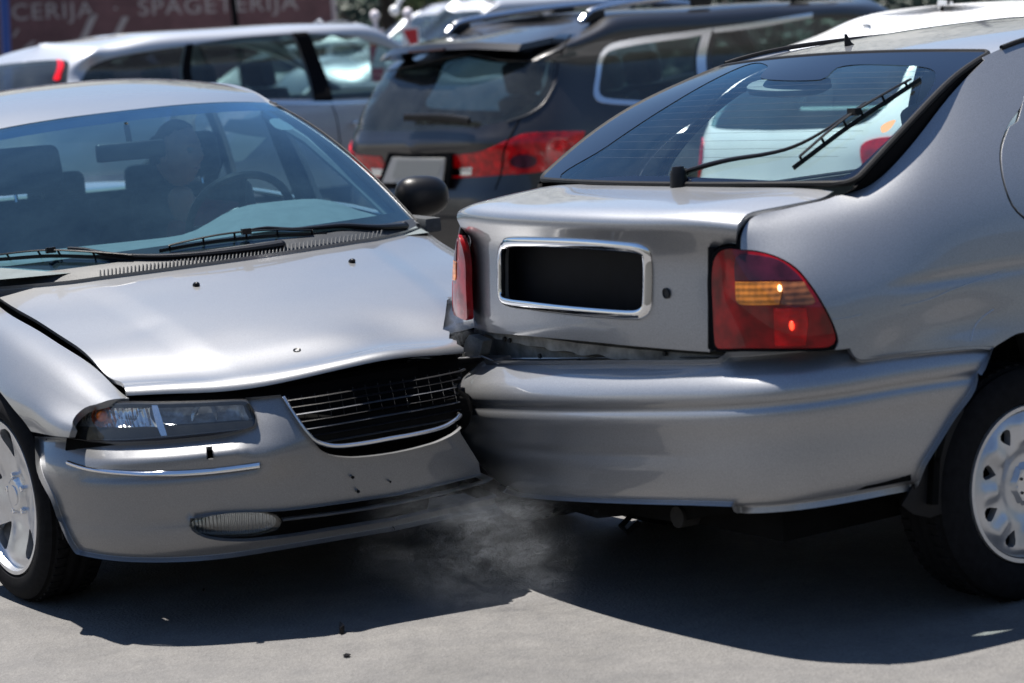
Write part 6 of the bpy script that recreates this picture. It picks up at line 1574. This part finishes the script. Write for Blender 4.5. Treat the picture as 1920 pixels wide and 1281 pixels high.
# ------------------------------------------------------------------ dust thrown up by the blow
def smoke_mat(name, dens, scale, seed, col=(.82, .88, .97)):
    m, nt, out = nm(name); L = nt.links.new; pv = N(nt, 'VolumePrincipled'); pv.inputs['Color'].default_value = (*col, 1); pv.inputs['Anisotropy'].default_value = .2
    tc = N(nt, 'TexCoord'); n1 = N(nt, 'TexNoise', i_Scale=scale, i_Detail=5., i_Roughness=.6, i_Distortion=1.6); mp = N(nt, 'Mapping'); mp.inputs['Location'].default_value = (seed, seed * .7, 0)
    L(tc.outputs['Object'], mp.inputs[0]); L(mp.outputs[0], n1.inputs['Vector'])
    a = N(nt, 'Math', operation='SUBTRACT'); a.inputs[1].default_value = .5; L(n1.outputs[0], a.inputs[0]); b = N(nt, 'Math', operation='ABSOLUTE'); L(a.outputs[0], b.inputs[0])
    r = N(nt, 'MapRange', i_1=0., i_2=.085, i_3=1., i_4=0.); L(b.outputs[0], r.inputs[0]); pw = N(nt, 'Math', operation='POWER'); pw.inputs[1].default_value = 3.2; L(r.outputs[0], pw.inputs[0])
    n2 = N(nt, 'TexNoise', i_Scale=scale * .42, i_Detail=3.); L(mp.outputs[0], n2.inputs['Vector']); r2 = N(nt, 'MapRange', i_1=.40, i_2=.66, i_3=.0, i_4=1.); L(n2.outputs[0], r2.inputs[0])
    ad = N(nt, 'Math', operation='MULTIPLY_ADD'); ad.inputs[1].default_value = 1.5; ad.inputs[2].default_value = .04; L(pw.outputs[0], ad.inputs[0])
    mu = N(nt, 'Math', operation='MULTIPLY'); L(ad.outputs[0], mu.inputs[0]); L(r2.outputs[0], mu.inputs[1])
    # soft edge of the cloud: object coordinates run -1..1 over the cloud
    ln = N(nt, 'VectorMath', operation='LENGTH'); L(tc.outputs['Object'], ln.inputs[0]); r3 = N(nt, 'MapRange', i_1=1.0, i_2=.35, i_3=0., i_4=1.); L(ln.outputs['Value'], r3.inputs[0])
    m2 = N(nt, 'Math', operation='MULTIPLY'); L(mu.outputs[0], m2.inputs[0]); L(r3.outputs[0], m2.inputs[1]); m3 = N(nt, 'Math', operation='MULTIPLY'); m3.inputs[1].default_value = dens; L(m2.outputs[0], m3.inputs[0])
    L(m3.outputs[0], pv.inputs['Density']); L(pv.outputs[0], out.inputs['Volume']); return m
def cloud(c, r3, dens, scale, seed, label):
    mb = MB(); mb.ell((0, 0, 0), (1, 1, 1), n=24, m=14); o = mb.obj('dust_cloud', smoke_mat('dust_' + str(seed), dens, scale, seed)); o.location = c; o.scale = r3; tag(o, label, 'dust'); return o
c = W3(915, 1022, 5.92); cloud(c, (.46, .14, .22), 4.2, 4.6, 3.1, 'thin grey dust swirling under the two touching bumpers')
c = W3(862, 590, 6.35); cloud(c, (.07, .06, .12), 6, 1.3, 8.4, 'faint pale dust puff in front of the far tail light of the hatchback')

# ------------------------------------------------------------------ dark ground sheet added behind the camera to darken reflections
gv = struct(raw('added_dark_ground', [(-60, -60, .004), (60, -60, .004), (60, 3.4, .004), (-60, 3.4, .004)], [(0, 1, 2, 3)], prin('dark_ground_tone', (.034, .033, .029), .9, noise_amt=.5, noise_scale=4), smooth=False))
